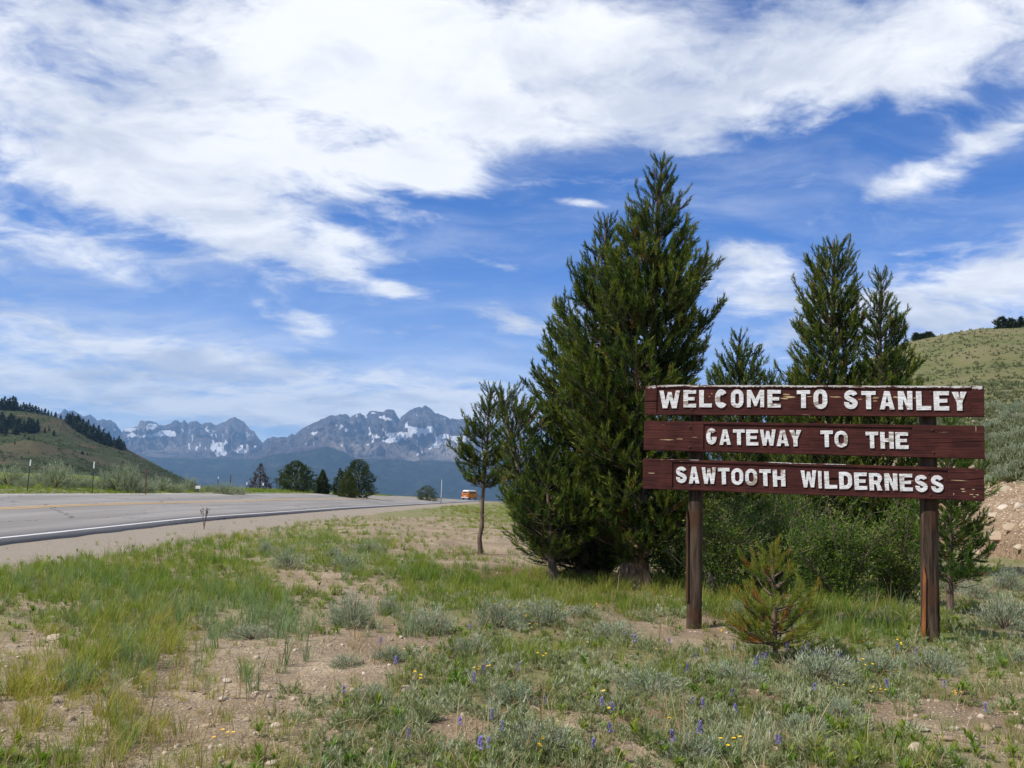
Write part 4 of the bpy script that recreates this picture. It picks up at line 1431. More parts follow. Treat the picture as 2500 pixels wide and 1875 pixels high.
def board(corners, panel, seed, name='board', split_left=False):
    """corners: photo corners tl, tr, br, bl of the board; panel: photo columns of the recessed field and its rows inset"""
    rng = np.random.default_rng(seed)
    tl, tr, br, bl = [on_sign(*c) for c in corners]
    n = 44
    tt = np.linspace(0, 1, n)
    topx = tl[0] + (tr[0] - tl[0]) * tt; topz = tl[1] + (tr[1] - tl[1]) * tt - SZ
    botx = bl[0] + (br[0] - bl[0]) * tt; botz = bl[1] + (br[1] - bl[1]) * tt - SZ
    wear = .0035
    topz = topz + perlin(topx * 3.1, seed, seed) * wear + perlin(topx * 17, seed, seed + 1) * wear * .6
    botz = botz + perlin(topx * 3.1, seed + 5, seed) * wear * .5
    if split_left: # photo: the left end sags a little
        topz += -.012 * np.exp(-(tt / .05) ** 2); botz += -.0
    xs_ = [panel[0], panel[1]]
    pa = on_sign(xs_[0], corners[0][1] + 30)[0]; pb = on_sign(xs_[1], corners[1][1] + 30)[0]
    b = Bag()
    T, rec, rim = .042, .013, .028
    bt = rim + .002; bb = rim - .004
    # back slab (recessed field)
    def strip(x0, x1, lo0, lo1, hi0, hi1, y0, y1):
        """bar following the board's top/bottom lines"""
        k_ = max(2, int((x1 - x0) / .08) + 1)
        X = np.linspace(x0, x1, k_)
        zt = np.interp(X, topx, topz); zb = np.interp(X, botx, botz)
        lo = zb + (zt - zb) * lo0 + lo1; hi = zb + (zt - zb) * hi0 + hi1
        V = []
        for i in range(k_):
            V += [[X[i], y0, lo[i]], [X[i], y1, lo[i]], [X[i], y1, hi[i]], [X[i], y0, hi[i]]]
        F = [(0, 3, 2, 1), (4 * k_ - 4, 4 * k_ - 3, 4 * k_ - 2, 4 * k_ - 1)]
        for i in range(k_ - 1):
            a = 4 * i
            F += [(a, a + 1, a + 5, a + 4), (a + 1, a + 2, a + 6, a + 5), (a + 2, a + 3, a + 7, a + 6), (a + 3, a, a + 4, a + 7)]
        b.add(V, F)
    L0 = float(min(topx[0], botx[0])); L1 = float(max(topx[-1], botx[-1]))
    strip(L0, L1, 0, 0, 1, 0, 0.0, T)
    # raised border, butted against the slab and 13 mm proud
    strip(pa, pb, 1, -bt, 1, -.0015, -rec, -.0005)
    strip(pa, pb, 0, .0015, 0, bb, -rec, -.0005)
    if split_left:
        zs = .46
        strip(L0 + .004, pa - .001, 0, .0015, zs - .02, 0, -rec, -.0005)
        strip(L0 + .001, pa - .001, zs + .012, 0, 1, -.0015, -rec - .003, -.0005)
    else:
        strip(L0 + .001, pa - .001, 0, .0015, 1, -.0015, -rec, -.0005)
    strip(pb + .001, L1 - .001, 0, .0015, 1, -.0015, -rec, -.0005)
    o = b.build(name, M['board'], sign)
    bv = o.modifiers.new('worn_edge', 'BEVEL'); bv.width = .003; bv.segments = 2; bv.limit_method = 'ANGLE'
    return o, (topx, topz, botx, botz, pa, pb)


B1, g1 = board([(1575, 940), (2402, 943), (2401, 1018), (1578, 1013)], (1604, 2372), 1, split_left=True)
B2, g2 = board([(1573, 1027), (2403, 1040), (2403, 1121), (1573, 1099)], (1718, 2227), 2)
B3, g3 = board([(1571, 1119), (2402, 1144), (2403, 1224), (1569, 1193)], (1642, 2314), 3)

# bare weathered strip along the top of the upper board, and flaked stretches on the lowest one
def edge_strip(g, parent, x0, x1, drop, seed, proud=.0155):
    topx, topz = g[0], g[1]
    X = np.arange(x0, x1, .014)
    zt = np.interp(X, topx, topz) - .001
    dr = drop * (.75 + .5 * perlin(X * 6, 0, seed) + .5 * perlin(X * 40, 3, seed))
    dr = np.clip(dr, .003, .04)
    b = Bag()
    for i in range(len(X) - 1):
        b.add([[X[i], -proud, zt[i] - dr[i]], [X[i + 1], -proud, zt[i + 1] - dr[i + 1]], [X[i + 1], -proud, zt[i + 1] + .002], [X[i], -proud, zt[i] + .002],
               [X[i], .0, zt[i] + .002], [X[i + 1], .0, zt[i + 1] + .002]], [(0, 1, 2, 3), (3, 2, 5, 4)])
    b.build('weathered_edge', M['edge'], parent)


edge_strip(g1, B1, g1[4], g1[5], .021, 5, .0165)
edge_strip(g1, B1, g1[5] + .002, SLEN - .005, .040, 6, .0168)
edge_strip(g1, B1, .004, g1[4], .036, 9, .0175)
edge_strip(g3, B3, 1.32, 2.15, .008, 7)
edge_strip(g3, B3, .30, .62, .004, 8)

# ---- letters
def arc(cx, cy, rx, ry, a0, a1, n):
    t = np.radians(np.linspace(a0, a1, n))
    return [(cx + rx * math.cos(q), cy + ry * math.sin(q)) for q in t]


def stroke(pts, s):
    P = np.array(pts, float)
    T = np.gradient(P, axis=0); T /= np.linalg.norm(T, axis=1)[:, None] + 1e-9
    N = np.stack([-T[:, 1], T[:, 0]], -1)
    return [list(map(tuple, np.vstack([P + N * s / 2, (P - N * s / 2)[::-1]])))]


def rrect(w, h, s, inset, n=7):
    """rounded tall ring outline for O"""
    rx = w / 2 - inset; ry = min(rx * 1.05, h / 2 - inset)
    top = h - inset - ry; bot = inset + ry
    return arc(w / 2, top, rx, ry, 0, 180, 2 * n) + arc(w / 2, bot, rx, ry, 180, 360, 2 * n)


def glyph(ch, w, s=.27, sh=.21):
    """outline loops of a letter, height 1 and width w"""
    if ch == 'I': return [[(0, 0), (w, 0), (w, 1), (0, 1)]]
    if ch == 'L': return [[(0, 0), (w, 0), (w, sh), (s, sh), (s, 1), (0, 1)]]
    if ch == 'T': return [[(w / 2 - s / 2, 0), (w / 2 + s / 2, 0), (w / 2 + s / 2, 1 - sh), (w, 1 - sh), (w, 1), (0, 1), (0, 1 - sh), (w / 2 - s / 2, 1 - sh)]]
    if ch == 'H': return [[(0, 0), (s, 0), (s, .40), (w - s, .40), (w - s, 0), (w, 0), (w, 1), (w - s, 1), (w - s, .61), (s, .61), (s, 1), (0, 1)]]
    if ch == 'E':
        m0, m1 = .5 - sh * .45, .5 + sh * .45
        return [[(0, 0), (w, 0), (w, sh), (s, sh), (s, m0), (w * .88, m0), (w * .88, m1), (s, m1), (s, 1 - sh), (w, 1 - sh), (w, 1), (0, 1)]]
    if ch == 'N':
        return [[(0, 0), (s * .92, 0), (s * .92, .58), (w - s, 0), (w, 0), (w, 1), (w - s * .92, 1), (w - s * .92, .42), (s, 1), (0, 1)]]
    if ch == 'M':
        q = s * .82
        return [[(0, 0), (q, 0), (q, .58), (w / 2 - q * .28, .06), (w / 2 + q * .28, .06), (w - q, .58), (w - q, 0), (w, 0), (w, 1), (w - q * 1.05, 1), (w / 2, .48), (q * 1.05, 1), (0, 1)]]
    if ch == 'W':
        q = s * .84
        return [[(0, 1), (q, 1), (w * .305, .40), (w * .41, .92), (w * .59, .92), (w * .695, .40), (w - q, 1), (w, 1), (w * .84, 0), (w * .61, 0), (w * .5, .50), (w * .39, 0), (w * .16, 0)]]
    if ch == 'A':
        return [[(0, 0), (w * .32, 1), (w * .68, 1), (w, 0), (w - s * .95, 0), (w - s * 1.12, .19), (s * 1.12, .19), (s * .95, 0)], [(w * .39, .37), (w * .61, .37), (w * .5, .74)]]
    if ch == 'Y':
        return [[(0, 1), (s * 1.12, 1), (w / 2, .62), (w - s * 1.12, 1), (w, 1), (w / 2 + s / 2, .42), (w / 2 + s / 2, 0), (w / 2 - s / 2, 0), (w / 2 - s / 2, .42)]]
    if ch == 'O': return [rrect(w, 1, s, 0), rrect(w, 1, s, s * .86)]
    if ch == 'D':
        ry = .36
        o = [(0, 0)] + arc(w - .36, ry, .36, ry, 270, 360, 7) + arc(w - .36, 1 - ry, .36, ry, 0, 90, 7) + [(0, 1)]
        i_ = [(s, sh)] + arc(w - .36, ry + .02, .36 - s * .9, ry - sh, 270, 360, 6) + arc(w - .36, 1 - ry - .02, .36 - s * .9, ry - sh, 0, 90, 6) + [(s, 1 - sh)]
        return [o, i_]
    if ch == 'R':
        c0 = .70; r_ = .30
        o = [(0, 0), (s, 0), (s, .36), (w * .48, .36), (w - s * 1.08, 0), (w, 0), (w * .80, .40)] + arc(w - r_, c0, r_, r_, -40, 90, 8) + [(0, 1)]
        i_ = [(s, .56)] + arc(w - r_ - .01, c0 - .01, r_ - s * .86, .12, -80, 80, 6) + [(s, .82)]
        return [o, i_]
    cxx = w / 2; h2 = s / 2
    if ch == 'C':
        rx = w / 2 - h2; ry = .34
        p = arc(cxx, 1 - h2 - ry, rx, ry, 38, 180, 12) + arc(cxx, h2 + ry, rx, ry, 180, 322, 12)
        return stroke(p, s)
    if ch == 'G':
        rx = w / 2 - h2; ry = .34
        p = arc(cxx, 1 - h2 - ry, rx, ry, 38, 180, 12) + arc(cxx, h2 + ry, rx, ry, 180, 350, 12)
        lo = stroke(p, s)[0]
        # add the inward bar of the G at the open lower end
        o1 = lo[:24]; i1 = lo[24:]
        yb_ = .47
        bar = [(w - .0, h2 + ry), (w, yb_), (w * .52, yb_), (w * .52, yb_ - sh * .85), (w - s, yb_ - sh * .85)]
        outer_first = np.hypot(o1[0][0] - cxx, o1[0][1] - .5) > np.hypot(i1[-1][0] - cxx, i1[-1][1] - .5)
        return [o1 + (bar if outer_first else bar[::-1]) + i1]
    if ch == 'S':
        rx = w / 2 - h2; s2 = s * .92; ry = (1 - s2) / 4
        p = arc(cxx, 1 - s2 / 2 - ry, rx, ry, 15, 200, 12) + [(cxx - rx * .55, .56), (cxx + rx * .55, .44)] + arc(cxx, s2 / 2 + ry, rx, ry, 20, -195, 12)
        return stroke(p, s2)
    return []


def letter(ch, x0, x1, y0, y1, parent, idx):
    a = on_sign(x0, y1); b_ = on_sign(x1, y1); c_ = on_sign((x0 + x1) / 2, y0)
    W_ = b_[0] - a[0]; Hh = c_[1] - a[1]
    tilt = math.atan2(b_[1] - a[1], W_)
    cu = bpy.data.curves.new('letter', 'CURVE')
    cu.dimensions = '2D'; cu.fill_mode = 'BOTH'
    cu.extrude = .0045; cu.bevel_depth = .0014; cu.bevel_resolution = 1; cu.offset = -.0014
    rng = np.random.default_rng(idx)
    s_ = .265 if idx < 100 else .25
    for lp in glyph(ch, W_ / Hh, s_ if ch != 'I' else .3, .215):
        sp = cu.splines.new('POLY')
        sp.points.add(len(lp) - 1)
        for q, (u, v) in enumerate(lp):
            sp.points[q].co = (u * Hh + rng.normal() * .0005, v * Hh + rng.normal() * .0005, 0, 1)
        sp.use_cyclic_u = True
    tmp = bpy.data.objects.new('letter', cu)
    COL.objects.link(tmp)
    me = bpy.data.meshes.new_from_object(tmp.evaluated_get(bpy.context.evaluated_depsgraph_get()))
    bpy.data.objects.remove(tmp)
    me.materials.clear(); me.materials.append(M['letter'])
    o = bpy.data.objects.new('letter', me)
    link(o, parent)
    # curve plane xy -> sign plane xz, front faces the viewer
    o.matrix_local = Matrix.Translation((a[0], -.0064, a[1] - SZ)) @ Matrix.Rotation(-tilt, 4, 'Y') @ Matrix.Rotation(math.pi / 2, 4, 'X')
    return o


def Z1(x): return 1550 + x / 4.74
def Z2(x): return 1980 + x / 4.74
def YY(y): return 900 + y / 4.74


row1 = [('W', Z1, 285, 522, 256, 460), ('E', Z1, 562, 710, 250, 450), ('L', Z1, 745, 892, 250, 448), ('C', Z1, 928, 1072, 240, 458), ('O', Z1, 1112, 1258, 242, 456),
        ('M', Z1, 1298, 1497, 248, 448), ('E', Z1, 1535, 1690, 248, 452), ('T', Z1, 1875, 2030, 252, 456), ('O', Z2, 30, 190, 240, 468), ('S', Z2, 382, 545, 250, 470),
        ('T', Z2, 585, 750, 262, 470), ('A', Z2, 795, 968, 262, 474), ('N', Z2, 1008, 1175, 262, 476), ('L', Z2, 1218, 1390, 264, 480), ('E', Z2, 1422, 1600, 263, 484), ('Y', Z2, 1635, 1805, 270, 487)]
row2 = [('G', Z1, 828, 950, 690, 880), ('A', Z1, 980, 1112, 705, 882), ('T', Z1, 1138, 1275, 705, 886), ('E', Z1, 1290, 1430, 708, 890), ('W', Z1, 1450, 1632, 708, 892), ('A', Z1, 1640, 1785, 710, 898),
        ('Y', Z1, 1790, 1930, 712, 902), ('T', Z2, 112, 258, 718, 908), ('O', Z2, 275, 428, 722, 914), ('T', Z2, 635, 782, 732, 922), ('H', Z2, 805, 960, 735, 927), ('E', Z2, 980, 1130, 738, 930)]
row3 = [('S', Z1, 478, 605, 1135, 1325), ('A', Z1, 625, 750, 1138, 1330), ('W', Z1, 778, 945, 1145, 1335), ('T', Z1, 965, 1100, 1150, 1340), ('O', Z1, 1120, 1258, 1155, 1347), ('O', Z1, 1280, 1420, 1163, 1353),
        ('T', Z1, 1445, 1580, 1168, 1360), ('H', Z1, 1600, 1745, 1172, 1365), ('W', Z1, 1925, 2105, 1180, 1375), ('I', Z2, 88, 128, 1185, 1385), ('L', Z2, 160, 305, 1190, 1390), ('D', Z2, 330, 480, 1197, 1395),
        ('E', Z2, 505, 652, 1205, 1402), ('R', Z2, 678, 828, 1212, 1410), ('N', Z2, 855, 1005, 1215, 1412), ('E', Z2, 1030, 1180, 1220, 1418), ('S', Z2, 1208, 1355, 1230, 1430), ('S', Z2, 1392, 1540, 1237, 1434)]
for base_i, row, par in ((0, row1, B1), (100, row2, B2), (200, row3, B3)):
    for k_, (ch, fz, x0, x1, y0, y1) in enumerate(row):
        letter(ch, fz(x0), fz(x1), YY(y0), YY(y1), par, base_i + k_)

# bare wood showing where the maroon paint has flaked off
M['bare'] = wood_mat('bare_flaked_wood', (.38, .25, .12), (.62, .47, .26), (.26, .15, .08), (6, 60, 60))
for k_, (fx_, fy_, w_, h_, par) in enumerate([(1920, 963, 24, 4, B1), (1926, 969, 30, 5, B1), (1916, 973, 26, 4, B1), (1977, 968, 16, 2, B1), (2038, 969, 34, 3, B1), (2100, 975, 12, 2.5, B1), (2138, 971, 20, 6, B1), (2136, 979, 14, 5, B1), (2186, 970, 16, 5, B1),
                                              (2232, 972, 8, 3, B1), (2112, 948, 20, 3, B1), (2150, 951, 30, 3, B1), (1738, 961, 6, 3, B1), (1732, 968, 4, 3, B1), (1630, 1074, 40, 2.5, B2), (1660, 1072, 22, 2, B2), (1590, 1155, 20, 2, B3), (2350, 1194, 10, 3, B3),
                                              (2352, 1200, 12, 2, B3), (2376, 1195, 7, 2, B3), (2372, 1207, 12, 2.5, B3), (2386, 1208, 9, 2, B3), (2378, 1213, 8, 2, B3), (2328, 1206, 3, 6, B3), (2340, 1173, 50, 1.6, B3), (2224, 1174, 14, 2, B3), (2382, 1048, 2, 14, B2)]):
    t_, z_ = on_sign(fx_, fy_)
    r_ = np.random.default_rng(700 + k_)
    hw, hh = w_ / 2 * D_R / FPX, h_ / 2 * D_R / FPX
    raised = (par is B2 and (fx_ < 1718 or fx_ > 2227)) or (par is B3 and (fx_ < 1642 or fx_ > 2314))
    y0 = -.0132 if raised else -.0001
    ring = []
    for q in range(14):
        a = -q / 14 * 6.283
        rr_ = .55 + .6 * r_.random()
        ring.append((t_ + hw * math.cos(a) * rr_, y0, z_ - SZ + hh * math.sin(a) * rr_))
    b = Bag(); b.prism(ring, (0, -.0012, 0)); b.build('bare_wood_patch', M['bare'], par)
# splits in the two lower boards: thin dark slabs painting the shade inside
M['crack_shade'] = flat_mat('painted_crack_shade', (.012, .006, .005), .9, .05)
for pts_, par, y0 in (([(2018, 1168), (2034, 1165.5), (2052, 1167.5), (2050, 1171), (2030, 1172)], B3, -.0002), ([(2316, 1173.5), (2350, 1172), (2402, 1166), (2402, 1168), (2352, 1173.6)], B3, -.0133), ([(2230, 1078), (2300, 1080), (2400, 1077), (2400, 1078.6), (2300, 1081.2)], B2, -.0133)):
    b = Bag(); ring = []
    for a_, r2_ in pts_:
        t_, z_ = on_sign(a_, r2_); ring.append((t_, y0, z_ - SZ))
    b.prism(ring, (0, -.0008, 0)); b.build('split', M['crack_shade'], par)

# bolts
for (bx_, by_, par, off) in [(1688, 948, B1, 1), (1689, 1000, B1, 0), (1685, 1042, B2, 1), (1684, 1091, B2, 1), (1682, 1137, B3, 0), (1686, 1184, B3, 0), (2275, 1050, B2, 1), (2278, 1104, B2, 1), (2267, 1156, B3, 0), (2271, 1208, B3, 0),
                             (2272, 957, B1, 0)]:
    t_, z_ = on_sign(bx_, by_)
    b = Bag()
    y0 = -.0135 if off else .0
    ring = [(t_ + .013 * math.cos(q * math.pi / 4), y0, z_ - SZ + .013 * math.sin(q * math.pi / 4)) for q in range(8)]
    b.prism(ring, (0, -.006, 0))
    ring = [(t_ + .008 * math.cos(q * math.pi / 3), y0 - .006, z_ - SZ + .008 * math.sin(q * math.pi / 3)) for q in range(6)]
    b.prism(ring, (0, -.006, 0))
    b.build('bolt', M['bolt'], par)


# posts
def post(px_l, px_r, py_top, py_base, seed):
    rng = np.random.default_rng(seed)
    xa = on_sign(px_l, py_base)[0]; xb = on_sign(px_r, py_base)[0]
    xc = (xa + xb) / 2; w = (xb - xa)
    gx, gy, _ = ORG + axT * xc
    zb = float(ground_z(gx, gy)) - SZ - .12
    zt = on_sign((px_l + px_r) / 2, py_top)[1] - SZ
    n = 30; m_ = 18
    zs = np.linspace(zb, zt, n)
    V = []
    for i, z in enumerate(zs):
        taper = 1.0 - .10 * (i / n)
        for j in range(m_):
            a = j * 2 * math.pi / m_
            q = (abs(math.cos(a)) ** 5 + abs(math.sin(a)) ** 5) ** (-1 / 5)   # rounded square timber
            rr_ = w / 2 * q * taper * (1 + .018 * perlin(a * 2 + seed, z * 1.7, seed) + .012 * perlin(a * 6, z * .8, seed + 2))
            V.append([xc + rr_ * math.cos(a), .044 + w * .56 + rr_ * math.sin(a), z])
    F = [(i * m_ + j, i * m_ + (j + 1) % m_, (i + 1) * m_ + (j + 1) % m_, (i + 1) * m_ + j) for i in range(n - 1) for j in range(m_)]
    F += [tuple((n - 1) * m_ + j for j in range(m_))]
    b = Bag(); b.add(V, F)
    return b.build('post', M['post'], sign, True), xc, w, zb, zt


P1, x1c, w1, zb1, zt1 = post(1672, 1709, 948, 1525, 1)
P2, x2c, w2, zb2, zt2 = post(2252, 2299, 955, 1572, 2)
P1['label'] = 'slimmer post under the left end of the boards'
P2['label'] = 'thicker post with an orange split along its left edge'
# fresh orange split down the left corner of the right post, brownish one on the left post
def sliver(xc, w, px, pts, mat, par):
    b = Bag()
    L = [on_sign(a, r_) for a, r_ in pts]
    y = .044 + w * .04
    V = []
    for (t_, z_), wd in zip(L, np.interp(np.arange(len(L)), [0, 1, len(L) - 1], [.002, w * .16, w * .19])):
        V += [[t_, y + .05, z_ - SZ], [t_ + .004, y - .004, z_ - SZ], [t_ + wd, y - .012, z_ - SZ], [t_ + wd + .006, y + .004, z_ - SZ]]
    n = len(L); F = []
    for i in range(n - 1):
        for j in range(3): F.append((4 * i + j, 4 * i + j + 1, 4 * i + 4 + j + 1, 4 * i + 4 + j))
    b.add(V, F)
    b.build('split_wood', M[mat], par)


sliver(x2c, w2, 0, [(2256, 1383), (2254.5, 1410), (2253.5, 1460), (2252.5, 1520), (2252, 1590)], 'split', P2)
M['split_brown'] = wood_mat('brown_split_wood', (.035, .017, .012), (.10, .05, .028), (.06, .03, .018), (40, 40, 2))
sliver(x1c, w1, 0, [(1673, 1240), (1672.6, 1270), (1672.4, 1330), (1672.2, 1400), (1672, 1470)], 'split_brown', P1)

# ------------------------------------------------------------------ scattered stuff (grass, ground cover, gravel)
def gn_scatter(name, label, P, rot, scl, idx, ptint, templates, mat=None):
    """one object: every point carries a copy of one of the little plants / stones"""
    coll = bpy.data.collections.new(name + '_sources')
    for i, me in enumerate(templates):
        coll.objects.link(bpy.data.objects.new('%s_source_%02d' % (name, i), me))
    me = bpy.data.meshes.new(name)
    n = len(P)
    me.vertices.add(n); me.vertices.foreach_set('co', np.ascontiguousarray(P, np.float32).ravel())
    def at(nm, typ, key, arr, dt):
        a_ = me.attributes.new(nm, typ, 'POINT'); a_.data.foreach_set(key, np.ascontiguousarray(arr, dt).ravel())
    at('prot', 'FLOAT_VECTOR', 'vector', rot, np.float32)
    at('pscl', 'FLOAT', 'value', scl, np.float32)
    at('pidx', 'INT', 'value', idx, np.int32)
    at('ptint', 'FLOAT', 'value', ptint, np.float32)
    me.update()
    o = link(bpy.data.objects.new(name, me))
    ng = bpy.data.node_groups.new(name + '_scatter', 'GeometryNodeTree')
    ng.interface.new_socket('Geometry', in_out='INPUT', socket_type='NodeSocketGeometry')
    ng.interface.new_socket('Geometry', in_out='OUTPUT', socket_type='NodeSocketGeometry')
    N = ng.nodes; L = ng.links
    gi = N.new('NodeGroupInput'); go = N.new('NodeGroupOutput')
    ci = N.new('GeometryNodeCollectionInfo')
    ci.inputs['Collection'].default_value = coll
    ci.inputs['Separate Children'].default_value = True
    ci.inputs['Reset Children'].default_value = True
    ip = N.new('GeometryNodeInstanceOnPoints')
    ip.inputs['Pick Instance'].default_value = True
    def na(nm, typ):
        a_ = N.new('GeometryNodeInputNamedAttribute'); a_.data_type = typ
        a_.inputs['Name'].default_value = nm
        return a_.outputs['Attribute']
    e2r = N.new('FunctionNodeEulerToRotation')
    L.new(na('prot', 'FLOAT_VECTOR'), e2r.inputs[0])
    L.new(gi.outputs[0], ip.inputs['Points'])
    L.new(ci.outputs[0], ip.inputs['Instance'])
    L.new(na('pidx', 'INT'), ip.inputs['Instance Index'])
    L.new(e2r.outputs[0], ip.inputs['Rotation'])
    L.new(na('pscl', 'FLOAT'), ip.inputs['Scale'])
    L.new(ip.outputs[0], go.inputs[0])
    md = o.modifiers.new('scatter', 'NODES'); md.node_group = ng
    tag(o, label, kind='stuff')
    return o


def blades(n, rng, H, spread, lean, wid, mat, name, seg=2, tipdroop=.3, seed_heads=0):
    """a tuft of grass blades"""
    V = []; F = []; T = []; k_ = 0
    for i in range(n):
        a = rng.random() * 6.28; r_ = spread * math.sqrt(rng.random())
        b = np.array([math.cos(a) * r_, math.sin(a) * r_, 0])
        a2 = a + rng.normal() * .8
        h = H * (.5 + .6 * rng.random())
        ln = lean * (.3 + rng.random()) * h
        wd = wid * (.7 + .6 * rng.random())
        side = np.array([-math.sin(a2 + rng.normal() * .6), math.cos(a2 + rng.normal() * .6), 0]) * wd / 2
        out = np.array([math.cos(a2), math.sin(a2), 0])
        pts = []
        for q in range(seg + 1):
            t = q / seg
            pts.append(b + out * ln * t ** 1.8 + np.array([0, 0, h * (t - tipdroop * lean * t * t * .5)]))
        tn = min(max(.4 + rng.normal() * .25, 0), 1)
        for q in range(seg):
            w0 = 1 - q / seg * .4
            V += [pts[q] - side * w0, pts[q] + side * w0]; T += [tn, tn]
        V.append(pts[-1]); T.append(min(1, tn + .15))
        m_ = 2 * seg
        for q in range(seg - 1):
            F += [(k_ + 2 * q, k_ + 2 * q + 1, k_ + 2 * q + 3), (k_ + 2 * q, k_ + 2 * q + 3, k_ + 2 * q + 2)]
        F.append((k_ + m_ - 2, k_ + m_ - 1, k_ + m_)); k_ += m_ + 1
    return npmesh(name, np.array(V), np.array(F), [M[mat]], dict(tint=T))


def leafball(n, rng, Rr, Hh, leaf, wid, mat, name, upk=.8, shell=.35, stems=0, curl=0):
    """a low mound of narrow leaves pointing up and outwards; unit sized"""
    a = rng.random(n) * 6.28
    ph = np.arccos(rng.random(n) * .98)
    nsp = max(5, int(n / 26))
    # gather the leaves on sprigs so the mound reads as twigs, not fuzz
    sa = rng.random(nsp) * 6.28; sp_ = np.arccos(rng.random(nsp) * .98)
    k_ = rng.integers(0, nsp, n)
    D = np.stack([np.sin(sp_[k_]) * np.cos(sa[k_]), np.sin(sp_[k_]) * np.sin(sa[k_]), np.cos(sp_[k_])], -1)
    r_ = (shell + (1 - shell) * rng.random(n)) * (.78 + .3 * rng.random(nsp))[k_]
    C = D * r_[:, None] * [Rr, Rr, Hh] + rng.normal(size=(n, 3)) * Rr * .055
    C[:, 2] = np.maximum(C[:, 2], .01)
    Dl = D * .7 + rng.normal(size=(n, 3)) * .5 + [0, 0, upk]
    lf = np.array([[-wid / 2, 0, 0], [wid / 2, 0, 0], [0, .02, 1.0]])
    V = stamp(lf, C, rot_to(Dl, rng), leaf * (.6 + .8 * rng.random(n)))
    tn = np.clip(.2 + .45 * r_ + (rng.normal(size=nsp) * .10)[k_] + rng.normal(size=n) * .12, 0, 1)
    return npmesh(name, V, np.arange(len(V)).reshape(-1, 3), [M[mat]], dict(tint=np.repeat(tn, 3)))


def rosette(n, rng, L, wid, mat, name, upk=.9):
    V = []; F = []; T = []
    for i in range(n):
        a = rng.random() * 6.28; el_ = R(25 + 50 * rng.random()) * upk
        d = np.array([math.cos(a) * math.cos(el_), math.sin(a) * math.cos(el_), math.sin(el_)])
        sd_ = np.array([-math.sin(a), math.cos(a), 0]) * wid * (.7 + .5 * rng.random())
        l = L * (.5 + .6 * rng.random()); b = np.array([0, 0, rng.random() * L * .5])
        k_ = len(V)
        V += [b, b + d * l * .5 - sd_ + [0, 0, .003], b + d * l * .5 + sd_ + [0, 0, .003], b + d * l - [0, 0, l * .12]]
        F += [(k_, k_ + 1, k_ + 2), (k_ + 1, k_ + 3, k_ + 2)]
        tn = min(max(.45 + rng.normal() * .22, 0), 1); T += [tn] * 4
    return npmesh(name, np.array(V), np.array(F), [M[mat]], dict(tint=T))


def rock_mesh(rng, name, mat, flat=.6, sub=1):
    phi = (1 + 5 ** .5) / 2
    V = np.array([(-1, phi, 0), (1, phi, 0), (-1, -phi, 0), (1, -phi, 0), (0, -1, phi), (0, 1, phi), (0, -1, -phi), (0, 1, -phi), (phi, 0, -1), (phi, 0, 1), (-phi, 0, -1), (-phi, 0, 1)], float)
    V /= np.linalg.norm(V[0])
    F = [(0, 11, 5), (0, 5, 1), (0, 1, 7), (0, 7, 10), (0, 10, 11), (1, 5, 9), (5, 11, 4), (11, 10, 2), (10, 7, 6), (7, 1, 8), (3, 9, 4), (3, 4, 2), (3, 2, 6), (3, 6, 8), (3, 8, 9), (4, 9, 5), (2, 4, 11), (6, 2, 10), (8, 6, 7), (9, 8, 1)]
    for _ in range(sub):
        V = list(map(tuple, V)); mid = {}; F2 = []
        def mp(i, j):
            k_ = (min(i, j), max(i, j))
            if k_ not in mid:
                m_ = (np.array(V[i]) + np.array(V[j])) / 2; m_ /= np.linalg.norm(m_)
                V.append(tuple(m_)); mid[k_] = len(V) - 1
            return mid[k_]
        for a, b, c in F:
            ab, bc, ca = mp(a, b), mp(b, c), mp(c, a)
            F2 += [(a, ab, ca), (b, bc, ab), (c, ca, bc), (ab, bc, ca)]
        F = F2; V = np.array(V)
    V = np.array(V)
    # chop with a few random planes so that it is angular
    for _ in range(9):
        n_ = rng.normal(size=3); n_ /= np.linalg.norm(n_)
        h_ = .42 + .36 * rng.random()
        dd = V @ n_
        V = np.where((dd > h_)[:, None], V - (dd - h_)[:, None] * n_, V)
    V = V * (1 + .05 * rng.normal(size=(len(V), 1)))
    V = V * [1, .6 + .4 * rng.random(), flat * (.7 + .5 * rng.random())]
    return npmesh(name, V, np.array(F), [M[mat]])


def candidates(rng, n, y0, y1, amax=.62, power=1.0):
    """random points on the land in front of the camera, spread evenly over the picture's depth"""
    y = y0 * (y1 / y0) ** (rng.random(n) ** power)
    a = rng.uniform(-amax, amax, n)
    x = a * y + rng.normal(size=n) * .05
    z = ground_z(x, y)
    return x, y, z


def pick_rot(rng, n, tiltk=.1):
    return np.stack([rng.normal(size=n) * tiltk, rng.normal(size=n) * tiltk, rng.random(n) * 6.28], -1)


rg = np.random.default_rng(2024)


def on_road(x, y, m_=1.2):
    xw, zw, xf, zf = road_at(y)
    return (x < xw + m_) & (x > xf - .6)


